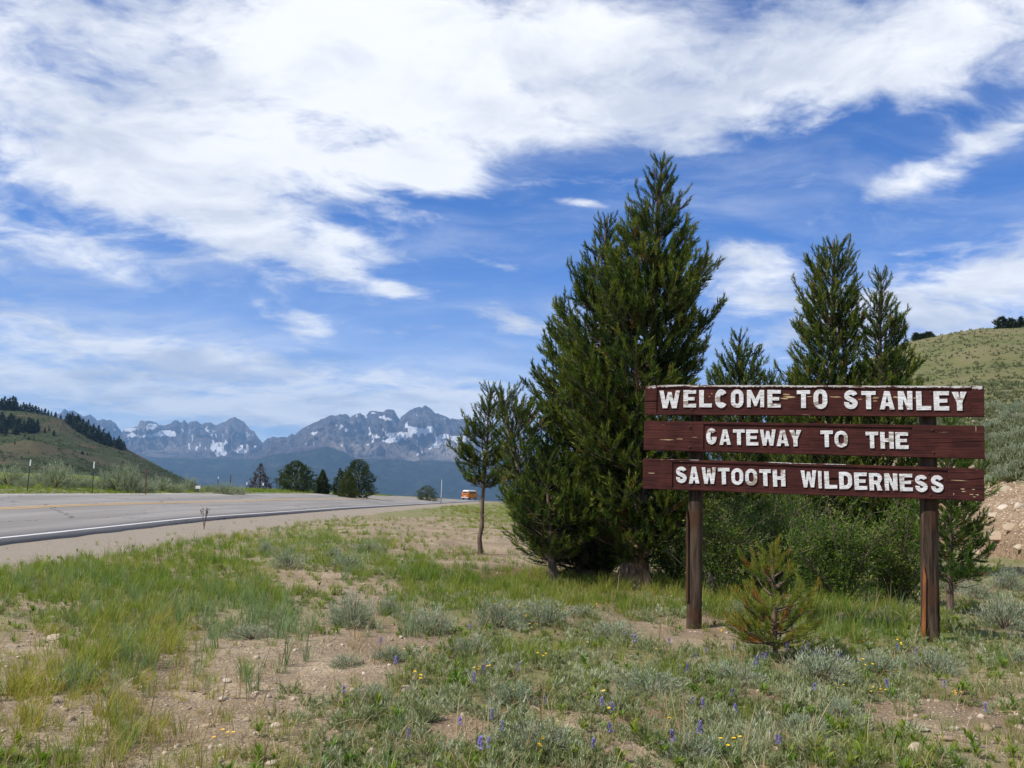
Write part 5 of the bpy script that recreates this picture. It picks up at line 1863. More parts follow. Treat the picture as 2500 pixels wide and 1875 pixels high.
# green / yellow grass
GREEN = [(220, 1700, 280, 150, .55), (350, 1590, 220, 60, .6), (60, 1800, 160, 120, .5), (850, 1340, 320, 50, .75), (1050, 1380, 200, 40, .6), (560, 1800, 200, 60, .35), (300, 1400, 340, 60, 1.3), (60, 1440, 160, 70, 1.0), (480, 1330, 90, 50, 1.0), (720, 1300, 170, 30, .5), (1150, 1440, 260, 45, 1.1), (1450, 1450, 330, 50, 1.4), (1860, 1480, 240, 50, 1.3), (2080, 1530, 190, 50, 1.2),
         (330, 1490, 230, 60, .8), (1000, 1270, 400, 22, .55), (1290, 1260, 130, 60, .9), (640, 1440, 150, 50, .8), (100, 1640, 90, 70, .5), (200, 1780, 150, 70, .55), (30, 1850, 100, 60, .7), (450, 1720, 130, 90, .35), (1700, 1640, 130, 50, .6),
         (1350, 1600, 100, 60, .6), (2300, 1650, 240, 60, .7), (2400, 1830, 240, 60, .6), (640, 1830, 100, 50, .4), (2150, 1860, 130, 40, .5), (1180, 1620, 120, 50, .5), (1480, 1800, 200, 60, .35)]
x, y, z = candidates(rg, 150000, 3.9, 42)
px, py, bare, n, n2 = veg_fields(x, y, z)
hf = fbm(x * 2.6, y * 2.6, 3, 91)
w = blob(px, py, GREEN) * (.8 + 1.0 * n + .9 * hf) + .17 + .32 * np.clip(n2 + hf, -.5, 1) - bare * .27
gravelly = (x < road_at(y)[0] + 3.0 + .8 * n)
w = np.where(gravelly, .045 + .06 * hf, w)
w = np.where(y > 24, w + .12, w)
dens_scale = np.clip(y / 16, .35, 1.0)
keep = (rg.random(len(x)) < np.clip(w, 0, 1) ** 1.3 * .22 * dens_scale) & ~on_road(x, y)
x, y, z, px, py, w = [v[keep] for v in (x, y, z, px, py, w)]
tuft = [blades(30, rg, .15 + .03 * q, .06, .55, .0048, 'grass_i', 'grass', seg=2) for q in range(5)]
sc = (.32 + .75 * rg.random(len(x)) ** 1.3) * np.clip(.65 + .45 * w, .5, 1.25) * np.where(y > 25, .75, 1)
yel = blob(px, py, [(80, 1640, 180, 110, .5), (230, 1790, 300, 100, .6), (500, 1700, 250, 120, .3), (1500, 1450, 220, 60, .22), (760, 1420, 90, 60, .25), (400, 1560, 120, 60, .4), (1860, 1460, 200, 30, .2), (2450, 1850, 200, 80, .3), (640, 1290, 200, 20, .15)])
pt = np.clip(.38 + yel + .55 * fbm(x * .7, y * .7, 3, 5) + rg.normal(size=len(x)) * .14, 0, 1)
gn_scatter('grass', 'green and yellowish grass tufts over the meadow', np.stack([x, y, z - .01], -1), pick_rot(rg, len(x)), sc, rg.integers(0, 5, len(x)), pt, tuft)
n_grass = len(x)

# tall blue-green grass in bands
x, y, z = candidates(rg, 50000, 4.2, 30)
px, py, bare, n, n2 = veg_fields(x, y, z)
w = blob(px, py, [(430, 1510, 190, 60, 1.0), (180, 1430, 210, 50, .9), (660, 1330, 120, 40, .6), (620, 1480, 90, 70, .7), (900, 1360, 200, 60, .5), (330, 1680, 160, 70, .35), (1180, 1400, 160, 30, .4), (1020, 1540, 60, 60, .6), (730, 1560, 50, 70, .5), (240, 1700, 120, 120, .3),
                  (2050, 1520, 150, 40, .5), (620, 1700, 60, 60, .4)]) * (1 + n) - .15
w = np.where(x < road_at(y)[0] + 3.3, -1, w)
keep = (rg.random(len(x)) < np.clip(w + .5 * fbm(x * 2.2, y * 2.2, 3, 92), 0, 1) * .17)
x, y, z = x[keep], y[keep], z[keep]
tuft = [blades(24, rg, .27, .05, .38, .0048, 'bluegrass_i', 'tall_grass', seg=3) for q in range(4)]
gn_scatter('tall_grass', 'tall blue green grass in the hollow beside the shoulder', np.stack([x, y, z - .01], -1), pick_rot(rg, len(x)), .5 + .6 * rg.random(len(x)), rg.integers(0, 4, len(x)),
           np.clip(.4 + rg.normal(size=len(x)) * .2, 0, 1), tuft)

def hf_(x, y): return fbm(x * 1.9, y * 1.9, 3, 191)


# silvery sage and lupine mats
SILVER = [(520, 1560, 260, 90, .35), (700, 1700, 260, 110, .42), (1000, 1450, 260, 50, .6), (780, 1400, 200, 50, .55), (300, 1480, 300, 60, .40), (200, 1750, 260, 120, .28), (960, 1330, 260, 50, .4), (400, 1400, 240, 40, .35), (2420, 1565, 130, 40, 1.0), (1500, 1640, 420, 110, 1.0), (2050, 1680, 380, 90, .9), (1250, 1800, 380, 110, 1.1), (1750, 1830, 420, 80, 1.0), (2350, 1600, 200, 70, .7), (1290, 1590, 250, 50, .7), (620, 1530, 130, 26, .9), (780, 1860, 120, 40, .9), (900, 1740, 110, 50, .7),
          (2400, 1480, 160, 60, .8), (1650, 1500, 160, 24, .7), (1450, 1520, 170, 26, .6), (960, 1790, 110, 50, .8), (2480, 1700, 80, 60, .5), (1950, 1560, 160, 30, .4), (1150, 1690, 160, 60, .6)]
x, y, z = candidates(rg, 90000, 3.9, 24)
px, py, bare, n, n2 = veg_fields(x, y, z)
w = blob(px, py, SILVER) * (.50 + 1.1 * n + 1.0 * fbm(x * 2.4, y * 2.4, 3, 93)) + .05 + .15 * hf_(x, y) - bare * .5
w = np.where(x < road_at(y)[0] + 3.0, -1, w)
keep = rg.random(len(x)) < np.clip(w, 0, 1) * .27
x, y, z, w = x[keep], y[keep], z[keep], w[keep]
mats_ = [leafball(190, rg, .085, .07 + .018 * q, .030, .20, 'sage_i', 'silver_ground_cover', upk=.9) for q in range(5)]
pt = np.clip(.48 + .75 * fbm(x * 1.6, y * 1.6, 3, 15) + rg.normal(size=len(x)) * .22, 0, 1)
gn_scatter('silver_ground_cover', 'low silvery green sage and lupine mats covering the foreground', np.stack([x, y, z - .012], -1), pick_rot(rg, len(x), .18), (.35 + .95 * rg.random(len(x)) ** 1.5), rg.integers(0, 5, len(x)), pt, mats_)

# green broad leaved forbs and brownish litter
x, y, z = candidates(rg, 40000, 3.9, 22)
px, py, bare, n, n2 = veg_fields(x, y, z)
w = .22 + .5 * fbm(x * 1.1, y * 1.1, 3, 61) + .5 * blob(px, py, [(1430, 1690, 90, 40, 1), (1150, 1690, 90, 40, .8), (1700, 1700, 120, 30, .8), (1100, 1850, 60, 40, .8), (2000, 1760, 120, 60, .6), (2250, 1780, 60, 40, 1), (860, 1740, 100, 20, .8), (1300, 1590, 80, 30, 1), (60, 1750, 60, 60, .4),
                                                                            (2200, 1520, 120, 40, .6)]) - bare * .35
w = np.where(x < road_at(y)[0] + 2.2, -1, w)
keep = rg.random(len(x)) < np.clip(w, 0, 1) * .22
x, y, z = x[keep], y[keep], z[keep]
ros = [rosette(26, rg, .065, .0055, 'forb_i', 'forbs') for q in range(4)] + [rosette(18, rg, .045, .009, 'forb_i', 'forbs', .6) for q in range(2)]
gn_scatter('forbs', 'bright green and rusty broad leaved weeds between the sage mats', np.stack([x, y, z], -1), pick_rot(rg, len(x), .15), .6 + .9 * rg.random(len(x)), rg.integers(0, 6, len(x)),
           np.clip(.35 + .5 * fbm(x * .9, y * .9, 2, 71) + rg.normal(size=len(x)) * .22, 0, 1), ros)

# dry stalks and twigs
x, y, z = candidates(rg, 40000, 3.9, 26)
px, py, bare, n, n2 = veg_fields(x, y, z)
w = .34 + .35 * n + .25 * blob(px, py, [(1900, 1470, 300, 40, 1.4), (1500, 1470, 300, 50, .8), (1750, 1530, 120, 24, 1.5), (450, 1800, 300, 120, .7), (1270, 1800, 300, 80, .4), (2200, 1850, 200, 40, .9), (1560, 1560, 60, 20, 1)])
w = np.where(x < road_at(y)[0] + 2.2, -1, w)
keep = rg.random(len(x)) < np.clip(w, 0, 1) * .27
x, y, z = x[keep], y[keep], z[keep]
dry = [blades(9, rg, .20, .06, .9, .0045, 'dry_i', 'dry_stalks', seg=3, tipdroop=.9) for q in range(3)] + [blades(3, rg, .38, .03, .25, .005, 'dry_i', 'dry_stalks', seg=3) for q in range(2)] + \
      [blades(10, rg, .05, .09, 3.0, .0055, 'dry_i', 'dry_stalks', seg=2) for q in range(3)]
gn_scatter('dry_stalks', 'straw coloured dry stalks and litter among the plants', np.stack([x, y, z], -1), pick_rot(rg, len(x), .2), .5 + .7 * rg.random(len(x)), rg.choice(8, len(x), p=[.15, .15, .13, .05, .05, .16, .16, .15]),
           rg.random(len(x)), dry)

# gravel
x, y, z = candidates(rg, 60000, 3.8, 26)
px, py, bare, n, n2 = veg_fields(x, y, z)
w = .25 + bare * 1.2 + .3 * n + .35 * (x < road_at(y)[0] + 3.2)
keep = (rg.random(len(x)) < np.clip(w, 0, 1) * .55) & ~on_road(x, y, .5)
x, y, z = x[keep], y[keep], z[keep]
peb = [rock_mesh(rg, 'gravel', 'stone', .7, 0) for q in range(6)]
gn_scatter('gravel', 'loose tan gravel strewn over the bare soil', np.stack([x, y, z + .001], -1), pick_rot(rg, len(x), .5), .0045 + .010 * rg.random(len(x)) ** 2 + .032 * (rg.random(len(x)) < .07) * rg.random(len(x)), rg.integers(0, 6, len(x)),
           rg.random(len(x)), peb)

# far verge beyond the road, meadow in the distance
N_ = 26000
yy_ = np.exp(rg.uniform(math.log(14), math.log(150), N_))
xw, zw, xf, zf = road_at(yy_)
xx_ = xf - .5 - rg.random(N_) ** 1.3 * (14 + yy_ * .35)
zz_ = ground_z(xx_, yy_)
nn_ = fbm(xx_ * .25, yy_ * .25, 3, 33)
keep = rg.random(N_) < np.clip(.75 + nn_, 0, 1)
xx_, yy_, zz_ = xx_[keep], yy_[keep], zz_[keep]
tuft = [blades(22, rg, .26, .14, .5, .016, 'grass_i', 'verge_grass', seg=2) for q in range(4)]
gn_scatter('verge_grass', 'grass on the verge along the far side of the highway', np.stack([xx_, yy_, zz_ - .02], -1), pick_rot(rg, len(xx_)), (.4 + .6 * rg.random(len(xx_))) * np.clip(yy_ / 55, .5, 1.3), rg.integers(0, 4, len(xx_)),
           np.clip(.42 + .7 * nn_[keep] + rg.normal(size=len(xx_)) * .12, 0, 1), tuft)
N_ = 9000
yy_ = np.exp(rg.uniform(math.log(26), math.log(110), N_)); xx_ = yy_ * rg.uniform(-.10, .24, N_)
zz_ = ground_z(xx_, yy_)
keep = (xx_ > road_at(yy_)[0] + 4.0 + 2 * fbm(xx_ * .4, yy_ * .4, 2, 8)) & (rg.random(N_) < np.clip(.35 + 1.2 * fbm(xx_ * .3, yy_ * .3, 3, 44), 0, 1) * smooth((yy_ - 26) / 8) * smooth((xx_ / yy_ + .10) / .05))
xx_, yy_, zz_ = xx_[keep], yy_[keep], zz_[keep]
gn_scatter('meadow_grass', 'grass on the slope between the gravel shoulder and the pines', np.stack([xx_, yy_, zz_ - .02], -1), pick_rot(rg, len(xx_)), (.35 + .4 * rg.random(len(xx_))) * np.clip(yy_ / 45, .8, 1.4), rg.integers(0, 4, len(xx_)),
           np.clip(.70 + rg.normal(size=len(xx_)) * .14, 0, 1), tuft)

# sage dotted over the right hill, rubble on its foot
def hill_points(n, u0, u1, seed, a0=.2, a1=1.0):
    r_ = np.random.default_rng(seed)
    a = r_.uniform(a0, a1, n); yb = np.interp(a, *H_YB)
    u = r_.uniform(u0, u1, n)
    y = yb * (190 / yb) ** u
    x = a * y
    return r_, a, u, x, y, hill_z(x, y)


r_, a, u, x, y, z = hill_points(70000, .10, 1.03, 5)
nn_ = fbm(x * .10, y * .10, 3, 3)
keep = (r_.random(len(x)) < np.clip(.20 + .35 * nn_ + .55 * smooth((.62 - u) / .3) * smooth((u - .16) / .06), .04, 1) * .75) & (u > .15 + .08 * fbm(x * .25, y * .25, 4, 8) * 1.0)
x, y, z, u = x[keep], y[keep], z[keep], u[keep]
sb = [leafball(130, r_, .42, .40, .17, .30, 'hillsage_i', 'hill_sagebrush', upk=.7) for q in range(4)]
gn_scatter('hill_sagebrush', 'grey green sagebrush dotted all over the hillside', np.stack([x, y, z - .05], -1), pick_rot(r_, len(x)), (.6 + .9 * r_.random(len(x))) * np.interp(u, [.2, .45, 1], [.7, .55, .72]), r_.integers(0, 4, len(x)),
           np.clip(.42 + .5 * fbm(x * .3, y * .3, 3, 7) + r_.normal(size=len(x)) * .25, 0, 1), sb)
r_, a, u, x, y, z = hill_points(26000, .0, .42, 6, .36, .9)
keep = r_.random(len(x)) < .9
sz_ = (.02 + .06 * r_.random(len(x)) ** 2 + .16 * (r_.random(len(x)) < .02) * r_.random(len(x))) * np.clip(y / 28, .7, 1.6)
rub = [rock_mesh(r_, 'scree', 'stone', .55, 0) for q in range(6)]
gn_scatter('scree', 'broken tan rock rubble on the bank at the foot of the hill', np.stack([x, y, z], -1), pick_rot(r_, len(x), .5), sz_, r_.integers(0, 6, len(x)), r_.random(len(x)), rub)

r_ = np.random.default_rng(61)
a = r_.uniform(_sd[0, 0] * .6, _sd[12, 0], 9000); y = r_.uniform(530, 1040, 9000); x = a * y
nn_ = fbm(x * .012, y * .012, 4, 9)
keep = r_.random(9000) < np.clip(.25 + 1.3 * nn_, .03, 1)
x, y = x[keep], y[keep]
gn_scatter('hill_scrub', 'low dark scrub speckled over the left hill', np.stack([x, y, lhill_z(x, y)], -1), pick_rot(r_, len(x)), 1.5 + 4.0 * r_.random(len(x)) ** 2, r_.integers(0, 4, len(x)), np.clip(.12 + r_.normal(size=len(x)) * .12, 0, 1), sb)

# ------------------------------------------------------------------ sagebrush one can tell apart
def sage_kind(seed, n, mat='sage'):
    r_ = np.random.default_rng(seed)
    root = empty('sagebrush', (0, 0, -30))
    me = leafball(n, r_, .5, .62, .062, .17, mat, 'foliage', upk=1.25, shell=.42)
    f = link(bpy.data.objects.new('foliage', me), root)
    b = Bag()
    for i in range(26):
        a = r_.random() * 6.28; p = math.acos(.25 + .7 * r_.random())
        d = np.array([math.sin(p) * math.cos(a) * .5, math.sin(p) * math.sin(a) * .5, math.cos(p) * .6]) * (.7 + .25 * r_.random())
        b.tube([[0, 0, -.03], d * .45 + r_.normal(size=3) * .02, d], [.012, .008, .003], 4, False)
    s_ = b.build('stem', M['twig'], root)
    return root, [f, s_]


SAGE = [  # base px, base py, width px, height px, label
    (648, 1352, 66, 46, 'small grey sagebrush beside the gravel shoulder, farthest of the meadow ones'),
    (705, 1388, 108, 70, 'rounded grey green sagebrush next to the bare rocky patch'),
    (812, 1366, 60, 40, 'low sagebrush on the far edge of the bare patch'),
    (846, 1392, 110, 58, 'pale green sagebrush in front of the far bare patch'),
    (900, 1350, 90, 44, 'wide flat sagebrush sprawling behind the others'),
    (858, 1527, 128, 118, 'tallest grey sagebrush with dark woody base at the left of the sage row'),
    (948, 1500, 84, 66, 'mid sized sagebrush between the tall grey one and the dark hollow one'),
    (1052, 1546, 128, 92, 'sagebrush with a dark hollow underneath it'),
    (1215, 1530, 130, 96, 'left half of the big sagebrush clump in the middle of the meadow'),
    (1325, 1528, 146, 92, 'right half of the big sagebrush clump in the middle of the meadow'),
    (1150, 1600, 110, 66, 'dark green low sagebrush in front of the big clump'),
    (845, 1626, 84, 46, 'small low sagebrush alone on the bare dirt'),
    (945, 1612, 90, 54, 'little green sagebrush beside the pale flat stone'),
    (905, 1722, 110, 70, 'sagebrush with a dark shadowed side on the bare dirt path'),
    (620, 1560, 150, 50, 'wide silvery sage mat beside the tall grass'),
    (2452, 1535, 140, 112, 'blue green sagebrush at the right edge beyond the right post'),
    (2385, 1460, 96, 60, 'sagebrush between the right post and the scree bank'),
    (2330, 1440, 90, 52, 'sagebrush just right of the right post'),
    (2465, 1440, 100, 74, 'dark sagebrush at the foot of the scree bank'),
    (2480, 1620, 90, 50, 'small pale sagebrush at the right edge of the view'),
    (2230, 1415, 90, 80, 'grey sagebrush in front of the willows, left of the right post'),
    (2010, 1660, 200, 100, 'wide silver bush topped with violet flowers right of the orange sapling'),
    (1790, 1665, 150, 66, 'silver bush at the foot of the orange sapling'),
    (1585, 1690, 170, 80, 'silvery bush in the middle foreground before the left post'),
    (1420, 1505, 110, 40, 'flat pale sagebrush between the big clump and the left post'),
    (1500, 1560, 150, 60, 'pale sagebrush left of the base of the left post'),
    (1820, 1500, 110, 44, 'pale grey sagebrush right of the left post'),
    (1250, 1720, 140, 74, 'silvery bush at the edge of the bare dirt, centre foreground'),
    (1330, 1830, 190, 90, 'large silver bush near the bottom centre of the view'),
    (1960, 1800, 170, 80, 'silver bush in the lower right foreground'),
    (2060, 1755, 130, 70, 'round silver bush with a bare patch on its right'),
    (1700, 1850, 200, 80, 'large silver bush at the bottom edge below the left post'),
    (2280, 1640, 150, 76, 'dark green bush right in front of the right post'),
    (2150, 1650, 150, 84, 'silvery bush left of the right post'),
]
kinds = [sage_kind(300 + q, 2600) for q in range(6)]
kfirst = [False] * 6
rs = np.random.default_rng(9)


def place_sage(px, py, wpx, hpx, label, group, i, depth=None, z=None, kset=kinds, first=kfirst):
    p = hit(px, py) if depth is None else place_far(px, py, depth)
    if z is not None: p[2] = z
    k_ = p[1] / FPX
    q = i % len(kset)
    if not first[q]:
        o = kset[q][0]; first[q] = True
    else:
        o = copy_thing(*kset[q])
    o.location = (p[0], p[1], p[2] - .01)
    o.scale = (wpx * k_ * 1.12, wpx * k_ * .95, hpx * k_ * 1.3)
    o.rotation_euler = (0, 0, rs.uniform(0, 6.28))
    tag(o, label, 'bush', group)
    return p


for i, (a, b, c_, d, lab) in enumerate(SAGE):
    place_sage(a, b, c_, d, lab, 'sagebrush in the meadow', i)
ROADSAGE = [(20, 1200, 84, 50, 46, 'grey brush at the left edge across the road'), (62, 1203, 46, 30, 44, 'brown twiggy brush left of the first fence post'), (98, 1190, 70, 34, 60, 'far brush just right of the first fence post'),
            (134, 1203, 92, 62, 46, 'tall dusty brown brush between the first two fence posts'), (182, 1200, 62, 40, 50, 'low grey brush left of the second fence post'), (214, 1196, 36, 36, 52, 'dark narrow brush touching the second fence post'),
            (252, 1200, 60, 44, 50, 'grey brush right of the second fence post'), (286, 1200, 72, 56, 50, 'broad dark based brush between the second and third fence post'), (318, 1199, 66, 62, 50, 'highest grey brush before the third fence post'),
            (352, 1199, 56, 34, 52, 'low brush at the third fence post'), (392, 1198, 66, 32, 56, 'pale brush right of the third fence post'), (428, 1200, 56, 26, 56, 'small green brush along the verge'),
            (462, 1197, 64, 34, 60, 'dark topped brush where the hill meets the verge'), (520, 1198, 54, 22, 62, 'low brush beyond the white marker'), (548, 1202, 60, 30, 60, 'dark brush left of the dead tree'), (580, 1201, 50, 24, 62, 'small brush beside the dead tree')]
for i, (a, b, c_, d, dep, lab) in enumerate(ROADSAGE):
    place_sage(a, b + 2, c_ * 1.1, d * 1.5, lab, 'sagebrush along the fence across the road', i, depth=dep)
HILLSAGE = [(2425, 1050, 70, 40), (2470, 1030, 80, 44), (2490, 1070, 70, 44), (2440, 1085, 84, 46), (2480, 1110, 70, 40), (2420, 1130, 50, 40), (2445, 1175, 80, 56), (2490, 1150, 60, 40), (2475, 1010, 80, 36), (2430, 1000, 60, 30), (2415, 1180, 40, 34), (2500, 1000, 60, 36)]
for i, (a, b, c_, d) in enumerate(HILLSAGE):
    place_sage(a, b, c_, d, ['round sagebrush under the right end of the top board', 'grey sagebrush high on the bank near the right edge', 'sagebrush at the right edge level with the middle board', 'big grey sagebrush beside the end of the middle board',
                             'sagebrush just above the bare scree at the right edge', 'small sagebrush touching the lower right corner of the middle board', 'dark lone sagebrush sitting on the scree beside the lowest board', 'small sagebrush at the right edge on the scree',
                             'sagebrush on the slope right of the top board', 'flat sagebrush right of the gap below the top board', 'narrow sagebrush hugging the end of the lowest board', 'topmost sagebrush at the right edge of the bank'][i],
               'sagebrush on the bank of the right hill', i)

MARKS = [(1690, 1520, 'the base of the left post'), (2275, 1570, 'the base of the right post'), (1893, 1600, 'the orange sapling'), (1052, 1540, 'the dark hollow sagebrush'), (1270, 1530, 'the big sagebrush clump'),
         (858, 1520, 'the tallest grey sagebrush'), (845, 1620, 'the small lone sagebrush'), (905, 1715, 'the shadowed sagebrush on the dirt'), (990, 1690, 'the upright pale stone'), (1330, 1820, 'the large silver bush at the bottom centre'),
         (1585, 1685, 'the silvery bush before the left post'), (1700, 1845, 'the silver bush at the bottom edge'), (1960, 1795, 'the silver bush at the lower right'), (2240, 1835, 'the largest rounded stone'), (680, 1775, 'the whitish stone by the hump'),
         (555, 1665, 'the flat tan stone in the path'), (1440, 1672, 'the long pale stone'), (1808, 1757, 'the grey rounded stone'), (2010, 1655, 'the wide violet topped bush'), (135, 1560, 'the flat slab in the left dirt'), (1170, 1352, 'the solitary small pine'),
         (705, 1388, 'the rounded sagebrush at the bare patch'), (2408, 1778, 'the rounded stone right of the low row')]
_taken = set()


def where_label(px, py, what, shared):
    cand = sorted(((math.hypot(px - a, (py - b) * 1.4), a, b, n_) for a, b, n_ in MARKS))[:4]
    for d, a, b, n_ in cand:
        ang = math.degrees(math.atan2(b - py, px - a)) % 360
        word = ['right of', 'above and right of', 'straight above', 'above and left of', 'left of', 'below and left of', 'straight below', 'below and right of'][int((ang + 22.5) // 45) % 8]
        far_ = 'close' if d < 45 else ('a little way' if d < 120 else 'well')
        lab = '%s %s %s %s' % (what, far_, word, n_)
        if lab not in _taken and len(lab.split()) <= 16:
            _taken.add(lab); return lab
    return shared


# ------------------------------------------------------------------ stones
stones = [rock_mesh(np.random.default_rng(400 + q), 'stone', 'stone', .55, 1) for q in range(8)]
STONES = [(873, 1618, 44, 20, 'flat grey stone lying on the bare dirt path'), (990, 1690, 30, 34, 'upright pale stone at the edge of the sage cover'), (1000, 1588, 22, 14, 'pinkish stone in a line of small stones'),
          (1036, 1581, 26, 14, 'pale rounded stone beside the small grass tuft'), (978, 1558, 20, 10, 'small stone next to the dark hollow sagebrush'), (680, 1775, 36, 24, 'whitish stone at the foot of a dirt hump'),
          (538, 1752, 26, 18, 'pointed pale stone with a dark shadow on the dirt'), (508, 1775, 30, 20, 'pale angular stone beside the pointed one'), (623, 1695, 24, 16, 'blocky pale stone alone on the dirt path'),
          (555, 1665, 34, 16, 'flat tan stone half sunk in the path'), (664, 1868, 34, 24, 'brown stone cut by the bottom edge of the view'), (1440, 1672, 44, 18, 'long pale stone left of the centre foreground'),
          (1565, 1738, 22, 14, 'small white stone in the gravel gap'), (1808, 1757, 34, 26, 'grey rounded stone among silver bushes'), (1926, 1838, 24, 24, 'pointed tan stone in the lower right foreground'),
          (2235, 1778, 66, 16, 'low flat stone in a row near the lower right'), (2325, 1780, 44, 14, 'flat stone at the right of the low row'), (2408, 1778, 40, 18, 'rounded stone right of the low row'),
          (2240, 1835, 56, 34, 'largest rounded stone in the lower right foreground'), (2300, 1805, 60, 22, 'broad buried stone above the largest one'), (2395, 1752, 28, 14, 'small pale stone in the dirt gap'),
          (2010, 1863, 30, 14, 'stone splinter at the bottom right'), (2180, 1868, 34, 16, 'pale stone at the bottom edge, lower right'), (2490, 1780, 30, 20, 'stone at the lower right corner'), (128, 1510, 22, 12, 'yellowish stone in front of the tall grass'),
          (135, 1560, 52, 20, 'flat slab of stone in the left dirt patch'), (50, 1608, 24, 14, 'small pale stone at the left edge of the dirt'), (840, 1250 + 50, 30, 14, 'pale stone near the gravel shoulder'), (1075, 1755, 30, 12, 'flat pinkish stone in the sage cover')]
for i, (a, b, w_, h_, lab) in enumerate(STONES):
    p = hit(a, b)
    k_ = p[1] / FPX
    o = link(bpy.data.objects.new('stone', stones[i % 8]))
    o.location = (p[0], p[1], p[2] + h_ * k_ * .12)
    o.scale = (w_ * k_ * .58, w_ * k_ * .5, h_ * k_ * .95)
    o.rotation_euler = (rs.normal() * .12, rs.normal() * .12, rs.uniform(0, 6.28))
    tag(o, lab, 'stone', 'stones in the foreground')
for i in range(34):
    a, b = [(rs.uniform(560, 700), rs.uniform(1375, 1420)), (rs.uniform(900, 1300), rs.uniform(1300, 1350)), (rs.uniform(780, 1000), rs.uniform(1425, 1470)), (rs.uniform(450, 960), rs.uniform(1560, 1840))][i % 4]
    p = hit(a, b); o = link(bpy.data.objects.new('stone', stones[int(rs.integers(0, 8))]))
    s_ = rs.uniform(.018, .045)
    o.location = (p[0], p[1], p[2] + s_ * .2); o.scale = (s_ * 1.3, s_, s_); o.rotation_euler = (rs.normal() * .2, rs.normal() * .2, rs.uniform(0, 6.28))
    tag(o, where_label(a, b, 'small tan stone', 'small tan stone scattered on the bare meadow soil'), 'stone', 'small stones on bare soil')
SCREE = [(2455, 1195, 34, 22, 'boxy tan rock at the top of the scree bank'), (2490, 1240, 40, 24, 'round boulder at the right edge of the scree'), (2425, 1260, 44, 14, 'flat slab in the middle of the scree'), (2440, 1312, 70, 16, 'long tilted slab low on the scree'),
         (2380, 1352, 60, 16, 'flat slab at the bottom left of the scree'), (2415, 1195, 26, 14, 'small rock beside the lowest board'), (2470, 1290, 40, 14, 'tan slab near the right edge of the scree'), (2490, 1340, 30, 20, 'angular rock low at the right edge'),
         (2450, 1240, 26, 14, 'small flat rock under the boxy one'), (2400, 1320, 34, 12, 'thin slab left on the scree')]
for i, (a, b, w_, h_, lab) in enumerate(SCREE):
    p = hit(a, b, 14)
    k_ = p[1] / FPX
    o = link(bpy.data.objects.new('rock', stones[(i + 3) % 8]))
    o.location = (p[0], p[1], p[2] + .03); o.scale = (w_ * k_ * .62, w_ * k_ * .55, h_ * k_ * .85)
    o.rotation_euler = (.35 + rs.normal() * .1, -.3 + rs.normal() * .1, rs.uniform(-.5, .5))
    tag(o, lab, 'rock', 'rocks on the scree bank')

# ------------------------------------------------------------------ flowers
def lupine_mesh(seed):
    r_ = np.random.default_rng(seed)
    root = empty('lupine', (0, 0, -30))
    b = Bag(); b.tube([[0, 0, 0], [.004, .004, .12], [0, 0, .25]], [.0022, .002, .0015], 4, False)
    st = b.build('stem', M['stemgreen'], root)
    V = []
    for i in range(46):
        t = r_.random(); a = r_.random() * 6.28
        c_ = np.array([math.cos(a), math.sin(a), 0]) * (.013 * (1.15 - t))
        q = c_ + [0, 0, .155 + .10 * t]; s_ = .008
        d = np.array([math.cos(a), math.sin(a), .5]); t1 = np.cross(d, [0, 0, 1]); t1 /= np.linalg.norm(t1)
        V += [q - t1 * s_, q + t1 * s_, q + d * s_ * 1.4]
    f = link(bpy.data.objects.new('blossom', npmesh('blossom', np.array(V), np.arange(len(V)).reshape(-1, 3), [M['petal_violet']])), root)
    return root, [st, f]


def daisy_mesh(seed, heads):
    r_ = np.random.default_rng(seed)
    root = empty('yellow_flower', (0, 0, -30))
    b = Bag(); V = []
    for h in range(heads):
        tp_ = np.array([r_.normal() * .035 * (heads > 1), r_.normal() * .035 * (heads > 1), .13 + .09 * r_.random()])
        b.tube([[0, 0, 0], tp_ * [.4, .4, .55], tp_], [.002, .0018, .0015], 3, False)
        for q in range(9):
            a = q / 9 * 6.28; d = np.array([math.cos(a), math.sin(a), .35]); s_ = np.array([-math.sin(a), math.cos(a), 0]) * .0055
            V += [tp_, tp_ + d * .013 - s_, tp_ + d * .013 + s_, tp_ + d * .013 - s_, tp_ + d * .018, tp_ + d * .013 + s_]
    st = b.build('stem', M['stemgreen'], root)
    f = link(bpy.data.objects.new('petal', npmesh('petal', np.array(V), np.arange(len(V)).reshape(-1, 3), [M['petal_yellow']])), root)
    return root, [st, f]


LUP = [(1150, 1545), (1255, 1662), (1190, 1645), (1180, 1673), (1155, 1700), (840, 1718), (1335, 1745), (1640, 1590), (1795, 1600), (1715, 1605), (1703, 1620), (1862, 1620), (1875, 1632), (1560, 1585), (1990, 1612), (1958, 1608), (1975, 1606), (2045, 1630), (2000, 1600), (2235, 1615),
       (2186, 1598), (1985, 1705), (2180, 1700), (1475, 1750), (1500, 1780), (1505, 1830), (1455, 1860), (1655, 1850), (1700, 1830), (1680, 1740), (1720, 1768), (1770, 1725), (1675, 1665), (1120, 1800), (1210, 1790), (1220, 1820), (1000, 1830), (1190, 1868), (1800, 1760), (1890, 1850),
       (1905, 1845), (2420, 1770), (1165, 1870), (970, 1640), (925, 1595), (2380, 1410), (2440, 1425), (2300, 1700), (1830, 1640), (1850, 1650), (2010, 1620), (1925, 1610)]
lk = [lupine_mesh(q) for q in range(2)]; lf_ = [False, False]
